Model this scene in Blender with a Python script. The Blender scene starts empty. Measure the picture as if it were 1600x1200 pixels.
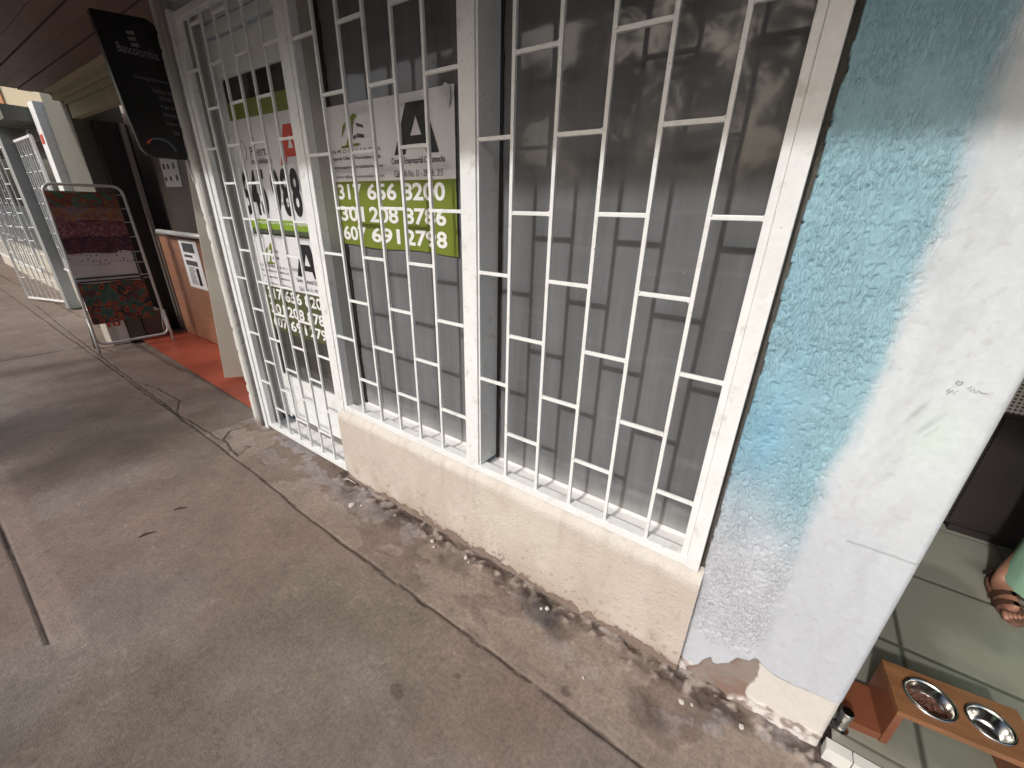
import bpy, bmesh, math, random
import numpy as np
from mathutils import Vector, Matrix
C = bpy.context.scene.collection
SC = bpy.context.scene
R = math.radians
random.seed(7); np.random.seed(7)

# ------------------------------------------------------------------ camera, sky, sun, exposure
cam = bpy.data.cameras.new('camera'); camo = bpy.data.objects.new('camera', cam); C.objects.link(camo)
YAW, PITCH, ROLL = .597944, -.402912, .0262686
fwd = Vector((-math.sin(YAW)*math.cos(PITCH), math.cos(YAW)*math.cos(PITCH), math.sin(PITCH)))
rgt = Vector((math.cos(YAW), math.sin(YAW), 0)); up = rgt.cross(fwd)
r2 = rgt*math.cos(ROLL)+up*math.sin(ROLL); u2 = -rgt*math.sin(ROLL)+up*math.cos(ROLL)
m = Matrix((r2, u2, -fwd)).transposed().to_4x4(); m.translation = Vector((0, -1.1, 1.4465))
camo.matrix_world = m
cam.sensor_width = 36; cam.lens = 36*632.89/1600; cam.clip_start = .02; cam.clip_end = 500
SC.camera = camo

SUN_EL, SUN_AZ = R(35.5), R(190.5)          # sun stands in front of the shops, a little to the left
wd = bpy.data.worlds.new('World'); SC.world = wd; wd.use_nodes = True
nt = wd.node_tree; bg = nt.nodes['Background']
sky = nt.nodes.new('ShaderNodeTexSky'); sky.sky_type = 'NISHITA'; sky.sun_disc = False
sky.sun_elevation = SUN_EL; sky.sun_rotation = SUN_AZ; sky.dust_density = 5.0; sky.air_density = 1.0
nt.links.new(sky.outputs[0], bg.inputs[0]); bg.inputs[1].default_value = .15
sl = bpy.data.lights.new('sun', 'SUN'); sl.energy = 2.0; sl.angle = R(2.2); sl.color = (1, .995, .985)
so = bpy.data.objects.new('sun', sl); C.objects.link(so)
sd = Vector((math.sin(SUN_AZ)*math.cos(SUN_EL), math.cos(SUN_AZ)*math.cos(SUN_EL), math.sin(SUN_EL)))
so.rotation_euler = sd.to_track_quat('Z', 'Y').to_euler(); so.location = (0, -8, 8)
SC.view_settings.view_transform = 'Standard'; SC.view_settings.look = 'None'
SC.view_settings.exposure = 0.12; SC.view_settings.gamma = 1
SC.render.engine = 'CYCLES'
SC.cycles.max_bounces = 8; SC.cycles.diffuse_bounces = 5

# ------------------------------------------------------------------ helpers
def S(*c):                                   # sRGB 0-255 -> linear
    return tuple(((v/255)/12.92 if v/255 <= .04045 else ((v/255+.055)/1.055)**2.4) for v in c)

def mat(name, col, rough=.6, var=0., vscale=6., bump=0., bscale=80., bdist=.004, spec=.5, metal=0.,
        attr=None, coat=0., stretch=None, fine=0., fscale=90., detail=6.):
    m = bpy.data.materials.new(name); m.use_nodes = True
    n = m.node_tree; b = n.nodes['Principled BSDF']; L = n.links.new
    b.inputs['Roughness'].default_value = rough; b.inputs['Metallic'].default_value = metal
    b.inputs['Specular IOR Level'].default_value = spec; b.inputs['Coat Weight'].default_value = coat
    tc = n.nodes.new('ShaderNodeTexCoord'); vec = tc.outputs['Object']
    if stretch:
        mp = n.nodes.new('ShaderNodeMapping'); mp.inputs['Scale'].default_value = stretch
        L(vec, mp.inputs[0]); vec = mp.outputs[0]
    if attr:
        a = n.nodes.new('ShaderNodeAttribute'); a.attribute_name = attr; src = a.outputs['Color']
    else:
        rgb = n.nodes.new('ShaderNodeRGB'); rgb.outputs[0].default_value = (*col, 1); src = rgb.outputs[0]
    for amt, sc in ((var, vscale), (fine, fscale)):
        if amt:
            nz = n.nodes.new('ShaderNodeTexNoise'); nz.inputs['Scale'].default_value = sc; nz.inputs['Detail'].default_value = detail
            nz.inputs['Roughness'].default_value = .65
            L(vec, nz.inputs['Vector'])
            mr = n.nodes.new('ShaderNodeMapRange'); mr.inputs[1].default_value = .25; mr.inputs[2].default_value = .75
            mr.inputs[3].default_value = 1-amt; mr.inputs[4].default_value = 1+amt
            L(nz.outputs[0], mr.inputs[0])
            mx = n.nodes.new('ShaderNodeVectorMath'); mx.operation = 'SCALE'
            L(src, mx.inputs[0]); L(mr.outputs[0], mx.inputs['Scale']); src = mx.outputs[0]
    L(src, b.inputs['Base Color'])
    if bump:
        nz = n.nodes.new('ShaderNodeTexNoise'); nz.inputs['Scale'].default_value = bscale; nz.inputs['Detail'].default_value = 5
        L(vec, nz.inputs['Vector'])
        bp = n.nodes.new('ShaderNodeBump'); bp.inputs['Strength'].default_value = bump; bp.inputs['Distance'].default_value = bdist
        L(nz.outputs[0], bp.inputs['Height']); L(bp.outputs[0], b.inputs['Normal'])
    return m

def link(name, me, m=None, parent=None):
    o = bpy.data.objects.new(name, me); C.objects.link(o)
    if m is not None:
        me.materials.append(m)
    if parent is not None: o.parent = parent
    return o
def obj(name, bm, m, parent=None, smooth=False, bevel=0.):
    if bevel:
        bmesh.ops.bevel(bm, geom=[e for e in bm.edges], offset=bevel, segments=2, affect='EDGES', profile=.6)
    me = bpy.data.meshes.new(name); bm.normal_update(); bm.to_mesh(me); bm.free()
    if smooth:
        for p in me.polygons: p.use_smooth = True
    return link(name, me, m, parent)
def tag(o, label, cat=None, group=None, kind=None):
    o['label'] = label
    if cat: o['category'] = cat
    if group: o['group'] = group
    if kind: o['kind'] = kind
    return o
def thing(name, label, cat, group=None, loc=(0, 0, 0)):
    o = bpy.data.objects.new(name, None); C.objects.link(o); o.location = loc; o.empty_display_size = .1
    return tag(o, label, cat, group)
def struct(name, bm, m, label):
    o = obj(name, bm, m); return tag(o, label, None, None, 'structure')
def NB(): return bmesh.new()
def box(bm, x0, x1, y0, y1, z0, z1):
    v = [bm.verts.new(p) for p in ((x0,y0,z0),(x1,y0,z0),(x1,y1,z0),(x0,y1,z0),(x0,y0,z1),(x1,y0,z1),(x1,y1,z1),(x0,y1,z1))]
    for f in ((3,2,1,0),(4,5,6,7),(0,1,5,4),(1,2,6,5),(2,3,7,6),(3,0,4,7)): bm.faces.new([v[i] for i in f])
    return bm
def B(*a): return box(NB(), *a)
def prism(bm, poly, ax, a0, a1):             # poly: 2D points, extruded along axis ax
    def P(p, a):
        return (a, p[0], p[1]) if ax == 'x' else (p[0], a, p[1]) if ax == 'y' else (p[0], p[1], a)
    A = [bm.verts.new(P(p, a0)) for p in poly]; Bv = [bm.verts.new(P(p, a1)) for p in poly]
    n = len(poly)
    bm.faces.new(A[::-1]); bm.faces.new(Bv)
    for i in range(n): bm.faces.new((A[i], A[(i+1) % n], Bv[(i+1) % n], Bv[i]))
    bmesh.ops.recalc_face_normals(bm, faces=bm.faces[:])
    return bm
def tube(bm, pts, r, seg=10, caps=True):
    pts = [Vector(p) for p in pts]; rings = []
    rr = r if isinstance(r, (list, tuple)) else [r]*len(pts)
    t0 = (pts[1]-pts[0]).normalized(); nrm = t0.orthogonal().normalized()
    for i, p in enumerate(pts):
        if i == 0: t = (pts[1]-p)
        elif i == len(pts)-1: t = (p-pts[i-1])
        else: t = (pts[i+1]-p).normalized()+(p-pts[i-1]).normalized()
        t = t.normalized(); nrm = (nrm-t*nrm.dot(t)).normalized(); bn = t.cross(nrm)
        rings.append([bm.verts.new(p+(nrm*math.cos(2*math.pi*k/seg)+bn*math.sin(2*math.pi*k/seg))*rr[i]) for k in range(seg)])
    for a, b in zip(rings, rings[1:]):
        for k in range(seg): bm.faces.new((a[k], a[(k+1) % seg], b[(k+1) % seg], b[k]))
    if caps: bm.faces.new(rings[0][::-1]); bm.faces.new(rings[-1])
    return bm
def lathe(bm, prof, cx, cy, seg=32):
    rings = []
    for r, z in prof:
        rings.append([bm.verts.new((cx+r*math.cos(2*math.pi*k/seg), cy+r*math.sin(2*math.pi*k/seg), z)) for k in range(seg)])
    for a, b in zip(rings, rings[1:]):
        for k in range(seg): bm.faces.new((a[k], a[(k+1) % seg], b[(k+1) % seg], b[k]))
    bmesh.ops.recalc_face_normals(bm, faces=bm.faces[:])
    return bm
def copy_tree(o, parent=None):
    c = o.copy(); C.objects.link(c)
    if parent is not None: c.parent = parent
    for ch in list(o.children): copy_tree(ch, c)
    return c

# numpy noise
def vnoise(x, y, seed=0):
    xi = np.floor(x).astype(np.int64); yi = np.floor(y).astype(np.int64); fx = x-xi; fy = y-yi
    def h(a, b):
        n = (a*374761393+b*668265263+seed*974711) & 0x7fffffff
        n = ((n ^ (n >> 13))*1274126177) & 0x7fffffff
        return ((n ^ (n >> 16)) & 0xffff)/65535.
    u = fx*fx*(3-2*fx); v = fy*fy*(3-2*fy)
    return (h(xi, yi)*(1-u)+h(xi+1, yi)*u)*(1-v)+(h(xi, yi+1)*(1-u)+h(xi+1, yi+1)*u)*v
def fbm(x, y, seed=0, oct=5, gain=.5):
    s = 0; a = 1; t = 0
    for i in range(oct):
        s = s+a*vnoise(x*2**i, y*2**i, seed+i*17); t += a; a *= gain
    return s/t
def sstep(a, b, x):
    t = np.clip((x-a)/(b-a), 0, 1); return t*t*(3-2*t)
def lerp(a, b, t): return a+(b-a)*t
def grid_mesh(name, X, Y, Z, col=None, smooth=True):
    ny, nx = X.shape
    me = bpy.data.meshes.new(name)
    co = np.stack([X, Y, Z], -1).reshape(-1, 3).astype(np.float32)
    i = np.arange(nx*ny).reshape(ny, nx)
    f = np.stack([i[:-1, :-1], i[:-1, 1:], i[1:, 1:], i[1:, :-1]], -1).reshape(-1, 4)
    nf = len(f)
    me.vertices.add(len(co)); me.vertices.foreach_set('co', co.ravel())
    me.loops.add(nf*4); me.loops.foreach_set('vertex_index', f.ravel().astype(np.int32))
    me.polygons.add(nf); me.polygons.foreach_set('loop_start', (np.arange(nf)*4).astype(np.int32))
    me.update(calc_edges=True)
    me.polygons.foreach_set('use_smooth', np.full(nf, smooth))
    if col is not None:
        a = me.color_attributes.new('tint', 'FLOAT_COLOR', 'POINT')
        c4 = (col.reshape(-1, 4) if col.shape[-1] == 4 else np.concatenate([col.reshape(-1, 3), np.ones((len(co), 1))], 1)).astype(np.float32)
        a.data.foreach_set('color', c4.ravel())
    return me

# ------------------------------------------------------------------ materials
M = {}
M['concrete'] = mat('worn_concrete', (.3,.3,.3), .85, attr='tint', var=.10, vscale=2.6, fine=.30, fscale=75, detail=9., bump=.6, bscale=190, bdist=.003, spec=.25)
def add_bump(m_, scale, dist, strength, mask_scale=None, lo=.45, hi=.6, thr=None, alpha=False):
    n = m_.node_tree; b = n.nodes['Principled BSDF']; L = n.links.new
    old = b.inputs['Normal'].links[0].from_socket if b.inputs['Normal'].links else None
    tc = n.nodes.new('ShaderNodeTexCoord'); mp = n.nodes.new('ShaderNodeMapping'); mp.inputs['Scale'].default_value = scale; L(tc.outputs['Object'], mp.inputs[0])
    nz = n.nodes.new('ShaderNodeTexNoise'); nz.inputs['Scale'].default_value = 1; nz.inputs['Detail'].default_value = 4; L(mp.outputs[0], nz.inputs[0]); h = nz.outputs[0]
    if thr:
        t_ = n.nodes.new('ShaderNodeMapRange'); t_.inputs[1].default_value = thr[0]; t_.inputs[2].default_value = thr[1]; L(h, t_.inputs[0]); h = t_.outputs[0]
    if mask_scale:
        mz = n.nodes.new('ShaderNodeTexNoise'); mz.inputs['Scale'].default_value = mask_scale; L(tc.outputs['Object'], mz.inputs[0])
        mr = n.nodes.new('ShaderNodeMapRange'); mr.inputs[1].default_value = lo; mr.inputs[2].default_value = hi; L(mz.outputs[0], mr.inputs[0])
        mu = n.nodes.new('ShaderNodeMath'); mu.operation = 'MULTIPLY'; L(h, mu.inputs[0]); L(mr.outputs[0], mu.inputs[1]); h = mu.outputs[0]
    if alpha:
        at = n.nodes.new('ShaderNodeAttribute'); at.attribute_name = 'tint'; mu = n.nodes.new('ShaderNodeMath'); mu.operation = 'MULTIPLY'; L(h, mu.inputs[0]); L(at.outputs['Alpha'], mu.inputs[1]); h = mu.outputs[0]
    bp = n.nodes.new('ShaderNodeBump'); bp.inputs['Strength'].default_value = strength; bp.inputs['Distance'].default_value = dist; L(h, bp.inputs['Height'])
    if old: L(old, bp.inputs['Normal'])
    L(bp.outputs[0], b.inputs['Normal'])
add_bump(M['concrete'], (130, 7, 1), .004, .9, .9, .47, .62)
M['white_paint'] = mat('white_enamel', (.77,.79,.79), .35, var=.06, vscale=9, fine=.05, fscale=60, bump=.25, bscale=55, bdist=.002, spec=.4)
def stains(m_, colr, scale, lo, hi, amt, stretch=(1, 1, 1)):
    n = m_.node_tree; b = n.nodes['Principled BSDF']; L = n.links.new; src = b.inputs['Base Color'].links[0].from_socket
    tc = n.nodes.new('ShaderNodeTexCoord'); mp = n.nodes.new('ShaderNodeMapping'); mp.inputs['Scale'].default_value = stretch; L(tc.outputs['Object'], mp.inputs[0])
    nz = n.nodes.new('ShaderNodeTexNoise'); nz.inputs['Scale'].default_value = scale; nz.inputs['Detail'].default_value = 7; nz.inputs['Roughness'].default_value = .65; L(mp.outputs[0], nz.inputs[0])
    mr = n.nodes.new('ShaderNodeMapRange'); mr.inputs[1].default_value = lo; mr.inputs[2].default_value = hi; mr.inputs[4].default_value = amt; L(nz.outputs[0], mr.inputs[0])
    mx = n.nodes.new('ShaderNodeMix'); mx.data_type = 'RGBA'; L(mr.outputs[0], mx.inputs[0]); L(src, mx.inputs[6]); mx.inputs[7].default_value = (*colr, 1); L(mx.outputs[2], b.inputs['Base Color'])
stains(M['white_paint'], (.45,.41,.35), 20, .57, .70, .5)
stains(M['white_paint'], (.22,.13,.08), 60, .66, .71, .8)
M['reveal'] = mat('grey_putty_paint', (.48,.46,.43), .55, var=.08, vscale=5, bump=.1, bscale=60)
M['sill'] = mat('dusty_white_sill', (.80,.80,.79), .6, var=.06, vscale=12, bump=.2, bscale=90, bdist=.002)
M['cream'] = mat('cream_stucco', (.3,.3,.3), .8, attr='tint', fine=.07, fscale=120, bump=.7, bscale=95, bdist=.005, spec=.25)
add_bump(M['cream'], (95, 95, 40), .004, .4, 3., .46, .62, (.50, .66))
stains(M['cream'], (.40,.33,.26), 7, .56, .74, .45, (1, 1, .45))
M['stucco'] = mat('painted_stucco', (.3,.3,.3), .7, attr='tint', fine=.06, fscale=60, bump=.3, bscale=260, bdist=.002, spec=.3)
add_bump(M['stucco'], (330, 330, 85), .0030, .75, 7., .30, .58, (.46, .66), True)
def film_mat(name, colr, dust, z0, spec):
    m_ = mat(name, colr, .03, var=.30, vscale=2.8, spec=spec, stretch=(3, 1, .3))  # upright streaks painted into the colour for soft reflections
    n = m_.node_tree; b = n.nodes['Principled BSDF']; L = n.links.new; src = b.inputs['Base Color'].links[0].from_socket
    tc = n.nodes.new('ShaderNodeTexCoord'); sx = n.nodes.new('ShaderNodeSeparateXYZ'); L(tc.outputs['Object'], sx.inputs[0])
    nz = n.nodes.new('ShaderNodeTexNoise'); nz.inputs['Scale'].default_value = 9; nz.inputs['Detail'].default_value = 8; L(tc.outputs['Object'], nz.inputs[0])
    ad = n.nodes.new('ShaderNodeMath'); ad.operation = 'MULTIPLY_ADD'; ad.inputs[1].default_value = .14; L(nz.outputs[0], ad.inputs[0]); L(sx.outputs['Z'], ad.inputs[2])
    mr = n.nodes.new('ShaderNodeMapRange'); mr.inputs[1].default_value = z0+.06; mr.inputs[2].default_value = z0+.17; mr.inputs[3].default_value = .55; mr.inputs[4].default_value = 0; L(ad.outputs[0], mr.inputs[0])
    # faint wiped smears over the whole pane
    mp = n.nodes.new('ShaderNodeMapping'); mp.inputs['Scale'].default_value = (4, 1, 22); mp.inputs['Rotation'].default_value = (0, R(12), 0); L(tc.outputs['Object'], mp.inputs[0])
    n2 = n.nodes.new('ShaderNodeTexNoise'); n2.inputs['Scale'].default_value = 1.6; n2.inputs['Detail'].default_value = 7; L(mp.outputs[0], n2.inputs[0])
    m2 = n.nodes.new('ShaderNodeMapRange'); m2.inputs[1].default_value = .56; m2.inputs[2].default_value = .82; m2.inputs[3].default_value = 0; m2.inputs[4].default_value = .10; L(n2.outputs[0], m2.inputs[0])
    n3 = n.nodes.new('ShaderNodeTexVoronoi'); n3.inputs['Scale'].default_value = 26; L(tc.outputs['Object'], n3.inputs['Vector'])
    m3 = n.nodes.new('ShaderNodeMapRange'); m3.inputs[1].default_value = .03; m3.inputs[2].default_value = .07; m3.inputs[3].default_value = .5; m3.inputs[4].default_value = 0; L(n3.outputs['Distance'], m3.inputs[0])
    n4 = n.nodes.new('ShaderNodeTexNoise'); n4.inputs['Scale'].default_value = 7; L(tc.outputs['Object'], n4.inputs[0])
    m4 = n.nodes.new('ShaderNodeMapRange'); m4.inputs[1].default_value = .60; m4.inputs[2].default_value = .68; L(n4.outputs[0], m4.inputs[0])
    mm = n.nodes.new('ShaderNodeMath'); mm.operation = 'MULTIPLY'; L(m3.outputs[0], mm.inputs[0]); L(m4.outputs[0], mm.inputs[1])
    a1 = n.nodes.new('ShaderNodeMath'); a1.operation = 'ADD'; L(mr.outputs[0], a1.inputs[0]); L(m2.outputs[0], a1.inputs[1])
    a2 = n.nodes.new('ShaderNodeMath'); a2.operation = 'ADD'; a2.use_clamp = True; L(a1.outputs[0], a2.inputs[0]); L(mm.outputs[0], a2.inputs[1])
    mx = n.nodes.new('ShaderNodeMix'); mx.data_type = 'RGBA'; L(a2.outputs[0], mx.inputs[0]); L(src, mx.inputs[6]); mx.inputs[7].default_value = (*dust, 1); L(mx.outputs[2], b.inputs['Base Color'])
    r = n.nodes.new('ShaderNodeMapRange'); r.inputs[3].default_value = .05; r.inputs[4].default_value = .35; L(a2.outputs[0], r.inputs[0]); L(r.outputs[0], b.inputs['Roughness'])
    n5 = n.nodes.new('ShaderNodeTexNoise'); n5.inputs['Scale'].default_value = 3.5; L(tc.outputs['Object'], n5.inputs[0])
    bp = n.nodes.new('ShaderNodeBump'); bp.inputs['Strength'].default_value = .12; bp.inputs['Distance'].default_value = .02; L(n5.outputs[0], bp.inputs['Height']); L(bp.outputs[0], b.inputs['Normal'])
    return m_
M['film'] = film_mat('grey_window_film', (.140,.145,.152), (.42,.42,.41), .46, .32)
M['dark_film'] = film_mat('dark_door_film', (.055,.052,.047), (.25,.25,.24), .40, .5)
M['gasket'] = mat('old_black_putty', (.02,.018,.016), .7, var=.3, vscale=30)
M['banner'] = mat('white_vinyl', (.70,.70,.73), .38, var=.04, vscale=4, bump=.06, bscale=12, bdist=.01)
M['green'] = mat('olive_green_print', (.155,.20,.022), .45, var=.05, vscale=8)
M['lime'] = mat('lime_green_print', (.20,.32,.02), .45)
M['dark_green'] = mat('dark_grey_green_print', (.07,.085,.05), .45)
M['black_ink'] = mat('black_print', (.012,.012,.014), .4)
M['grey_ink'] = mat('dark_grey_print', (.06,.06,.065), .5)
M['red_ink'] = mat('red_print', (.55,.055,.03), .45)
M['white_ink'] = mat('white_print', (.78,.78,.78), .45)
M['pencil'] = mat('pencil_grey', (.22,.22,.23), .6)
M['pillar'] = mat('chipped_white_plaster', (.47,.46,.44), .75, var=.12, vscale=8, bump=.4, bscale=50, bdist=.004)
M['olive_wall'] = mat('olive_grey_wall', (.115,.115,.095), .8, var=.1, vscale=4, bump=.2, bscale=60)  # darkened to put the shade on the pillar into the colour
M['header'] = mat('yellowed_cream_paint', (.40,.37,.25), .7, var=.14, vscale=5)
M['cream_metal'] = mat('cream_enamel', (.52,.49,.42), .45, var=.05, vscale=4)
M['sign_black'] = mat('glossy_black_sign', (.006,.006,.007), .25, spec=.5)
M['grey_text'] = mat('grey_sign_text', (.10,.10,.11), .5)
M['ceiling'] = mat('maroon_board_paint', (.17,.115,.10), .55, var=.2, vscale=4, stretch=(1, .2, 1))
M['orange_floor'] = mat('orange_red_tile', (.40,.09,.05), .35, var=.12, vscale=7, fine=.06, fscale=60, bump=.1, bscale=30)
M['counter'] = mat('orange_brown_wood', (.27,.130,.080), .4, var=.3, vscale=4, stretch=(1, 1, 7))
M['dark_wood'] = mat('dark_brown_door', (.10,.07,.06), .5, var=.2, vscale=5)
M['brown_panel'] = mat('brown_grey_panel', (.30,.26,.235), .6, var=.1, vscale=4)
M['charcoal'] = mat('charcoal_door', (.17,.155,.145), .5, var=.12, vscale=4)
M['paper'] = mat('white_paper', (.62,.62,.64), .7, var=.03, vscale=20)
M['chrome'] = mat('brushed_steel', (.62,.62,.6), .16, metal=1., var=.05, vscale=20)
M['alu'] = mat('satin_aluminium_tube', (.58,.58,.56), .38, metal=.2, var=.06, vscale=20)
M['tile'] = mat('greenish_floor_tile', (.3,.3,.3), .3, attr='tint', fine=.04, fscale=40, spec=.5)
M['white_tile'] = mat('white_step_tile', (.68,.68,.64), .3, var=.04, vscale=10)
M['wood'] = mat('varnished_orange_wood', (.215,.097,.042), .42, var=.38, vscale=5, stretch=(1, 5, 5), fine=.06, fscale=30, coat=.3)
M['wood_red'] = mat('varnished_red_wood', (.175,.060,.030), .4, var=.25, vscale=6, stretch=(1, 1, 5), coat=.3)
M['kibble'] = mat('brown_kibble', (.10,.04,.025), .8, var=.4, vscale=60, bump=.9, bscale=90, bdist=.01)
M['dark_int'] = mat('dark_interior_wall', (.030,.024,.024), .8, var=.1)
M['black_cab'] = mat('black_brown_cabinet', (.022,.017,.017), .5, var=.2)
M['skin'] = mat('brown_skin', (.30,.15,.10), .5, var=.08, vscale=12)
M['scrubs'] = mat('mint_green_cloth', (.23,.40,.29), .85, var=.06, vscale=9, bump=.2, bscale=30, bdist=.01)
M['leather'] = mat('brown_leather', (.15,.075,.055), .55, var=.15, vscale=25)
M['hair'] = mat('black_hair', (.015,.012,.010), .5)
M['asphalt'] = mat('pale_bounce_asphalt', (.17,.165,.155), .9, var=.2, vscale=2, fine=.2, fscale=90)  # made pale so the unseen street bounces more light under the arcade
M['bark'] = mat('grey_brown_bark', (.13,.105,.08), .9, var=.3, vscale=12, bump=.8, bscale=25, bdist=.03)
M['leaf'] = mat('dark_green_leaves', (.045,.075,.022), .5, var=.35, vscale=2.)
M['palm_leaf'] = mat('green_palm_leaf', (.07,.11,.03), .45, var=.3, vscale=2.)
M['twig'] = mat('dry_brown_twig', (.09,.06,.04), .8, var=.3, vscale=40)
M['pebble'] = mat('pale_plaster_chip', (.55,.52,.48), .8, var=.15, vscale=30)
M['orange_wall'] = mat('orange_house_wall', (.60,.27,.13), .8, var=.08, vscale=2)
M['yellow_wall'] = mat('pale_yellow_house_wall', (.66,.58,.40), .8, var=.05, vscale=2)
M['blue_grey'] = mat('blue_grey_enamel', (.27,.285,.275), .5, var=.1, vscale=6)
M['dark_glass'] = mat('dark_shop_glass', (.05,.055,.055), .05, spec=.5)

# ------------------------------------------------------------------ pavement (one sheet, finely divided near the camera)
def seq(*parts):
    out = []
    for a, b, s in parts: out.append(np.arange(a, b-1e-9, s))
    return np.concatenate(out+[[parts[-1][1]]])
gx = seq((-45, -12, 1.), (-12, -4.4, .03), (-4.4, .62, .0075), (.62, 2.2, .05), (2.2, 20, 1.))
gy = seq((-3.1, -1.9, .05), (-1.9, .02, .0075), (.02, .5, .03), (.5, 8, .5))
X, Y = np.meshgrid(gx, gy); X = X.astype(float); Y = Y.astype(float)
Z = np.zeros_like(X)
n1 = fbm(X*1.3, Y*1.3, 3); n2 = fbm(X*5, Y*5, 11); n3 = fbm(X*22, Y*22, 23, 4); n4 = fbm(X*70, Y*70, 31, 3)
base = np.array(S(126,113,104))[None, None]*np.ones(X.shape+(1,))
warm = np.array(S(125,110,101)); green = np.array(S(115,106,96)); grey = np.array(S(127,119,113))
col = base.copy()
t = sstep(.40, .62, n1)[..., None]; col = lerp(col, warm, t*.8)
t = sstep(.50, .70, fbm(X*.9+7, Y*.9, 41))[..., None]; col = lerp(col, green, t*.8)
t = sstep(.56, .66, fbm(X*1.7+3, Y*2.3+5, 51))[..., None]; col = lerp(col, grey, t*.5)
col *= (1+.30*(n2-.5)+.22*(n3-.5)+.14*(n4-.5))[..., None]
# broom finish in streaks across the walk
br = fbm(X*4+Y*1.2, Y*.8, 61); stri = fbm(X*150+Y*22, Y*3, 71, 3)
bm_ = sstep(.46, .62, br)
col *= (1+.10*(stri-.5)*bm_)[..., None]
Z += (n2-.5)*.006+(n3-.5)*.0025+(n4-.5)*.0012
# strip between the crack and the wall: older, peeling, browner
ycr = -.345+.02*(fbm(X*2.2, X*0+.3, 81)-.5)+.035*np.clip((-X-1.6)/1.2, 0, 1)+.012*(fbm(X*14, X*0+.7, 83)-.5)
strip = sstep(-.004, .004, Y-ycr)
pee = sstep(.50, .53, fbm(X*4.5+11, Y*6.5, 91, 5)); pee2 = sstep(.53, .56, fbm(X*8+2, Y*10, 95, 4))
inn = strip*(X > -3.05)
sc_ = np.array(S(142,129,118)); sd_ = np.array(S(123,109,100)); sg = np.array(S(146,140,140))
cs = lerp(np.broadcast_to(sc_, X.shape+(3,)), sd_, (pee[..., None]))
cs = lerp(cs, sg, (pee2*sstep(-.30, -.04, Y))[..., None]*.8)
cs = cs*(1+.34*(n2-.5)+.34*(n3-.5)+.25*(n4-.5))[..., None]
col = lerp(col, cs, inn[..., None]*(.50+.42*sstep(-.34, -.12, Y))[..., None])
Z += inn*((pee-.5)*.004+(pee2-.5)*.003*sstep(-.3, -.04, Y))
# dirt and crumbled plaster along the foot of the wall
dw = -.02-Y; wig = .05+.075*fbm(X*3.1, X*0+4, 101)+.06*(fbm(X*11, Y*11, 103)-.5)
dirt = (1-sstep(.35, 1., dw/np.maximum(wig, .012)))*(X > -1.95)*(X < .42)
crm = fbm(X*38, Y*38, 107, 4)
dcol = lerp(np.broadcast_to(np.array(S(84,73,68)), X.shape+(3,)), np.array(S(160,149,140)), sstep(.52, .64, crm)[..., None])
col = lerp(col, dcol, dirt[..., None]*sstep(.26, .50, fbm(X*6, Y*9, 111))[..., None]*.95)
Z += dirt*(crm-.38)*.026+dirt*(fbm(X*90, Y*90, 113, 2)-.5)*.008
# damp dark stains near the wall
for sx, sy, sr, amt in ((-.52,-.10,.13,.55), (-.43,-.13,.10,.45), (-1.42,-.08,.12,.4), (-.95,-.12,.13,.3), (-.06,-.20,.10,.35), (-1.75,-.1,.1,.35), (-.75,-.62,.02,.3)):
    d = np.hypot((X-sx), (Y-sy)*1.5)+.12*(fbm(X*7, Y*7, 121)-.5)
    col *= (1-amt*(1-sstep(sr*.5, sr, d)))[..., None]
# single dark blots
for sx, sy, a, b2 in ((-.30,-.30,.022,.014), (-.62,-.47,.012,.010), (-.28,-.27,.006,.005)):
    d = np.hypot((X-sx)/a, (Y-sy)/b2)+.5*(n3-.5); col *= (1-.42*(1-sstep(.8, 1.1, d)))[..., None]
# main crack, side cracks, saw joint
def seg_d(pts):
    D = np.full(X.shape, 9.)
    wx = X+.012*(fbm(X*18, Y*18, 131)-.5); wy = Y+.022*(fbm(X*18, Y*18, 133)-.5)
    for (ax, ay), (bx, by) in zip(pts, pts[1:]):
        dx, dy = bx-ax, by-ay; tt = np.clip(((wx-ax)*dx+(wy-ay)*dy)/(dx*dx+dy*dy), 0, 1)
        D = np.minimum(D, np.hypot(wx-ax-tt*dx, wy-ay-tt*dy))
    return D
def groove(D, w, depth, dark):
    global col, Z
    g = 1-sstep(w*.45, w, D); Z -= g*depth; col = col*(1-dark*g)[..., None]
wcr = .0075*(.45+1.1*fbm(X*9, Y*0, 141))
groove(np.abs(Y-ycr)/wcr*.0075, .0064, .006, .72)
groove(seg_d([(-2.62,-.29), (-2.892,-.255), (-2.985,-.171), (-2.95,-.067)]), .008, .008, .6)
groove(seg_d([(-2.611,-.294), (-2.668,-.196)]), .006, .006, .6)
groove(seg_d([(-2.9,-.27), (-3.571,-.293), (-4.544,-.287), (-5.636,-.269), (-7.347,-.248), (-9.2,-.2)]), .007, .007, .6)
groove(seg_d([(-3.571,-.293), (-3.8,-.2), (-4.27,-.22), (-4.5,-.27)]), .008, .006, .5)
groove(seg_d([(-6.1,-3), (-6.13,-.538), (-6.07,-.21), (-5.7,-.15)]), .014, .010, .6)
dj = np.where((X < -1.86), np.abs(Y+1.232+.012*np.clip(-X-2.4, 0, 9)), 9.); groove(dj, .008, .010, .55)
pal = sstep(0, .02, Y+1.232)*(1-sstep(.07, .10, Y+1.232+.03*(n2-.5)))*(X < -1.75)
col *= (1+.20*pal)[..., None]
spk = sstep(.74, .80, fbm(X*45, Y*45, 151, 2)); col *= (1+.18*spk*(n2>.5))[..., None]
spd = sstep(.76, .82, fbm(X*30+5, Y*30, 153, 2)); col *= (1-.10*spd)[..., None]
col = np.clip(col, .004, .8)
Z = np.where(Y > .25, np.minimum(Z, 0)-.012, Z)
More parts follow.
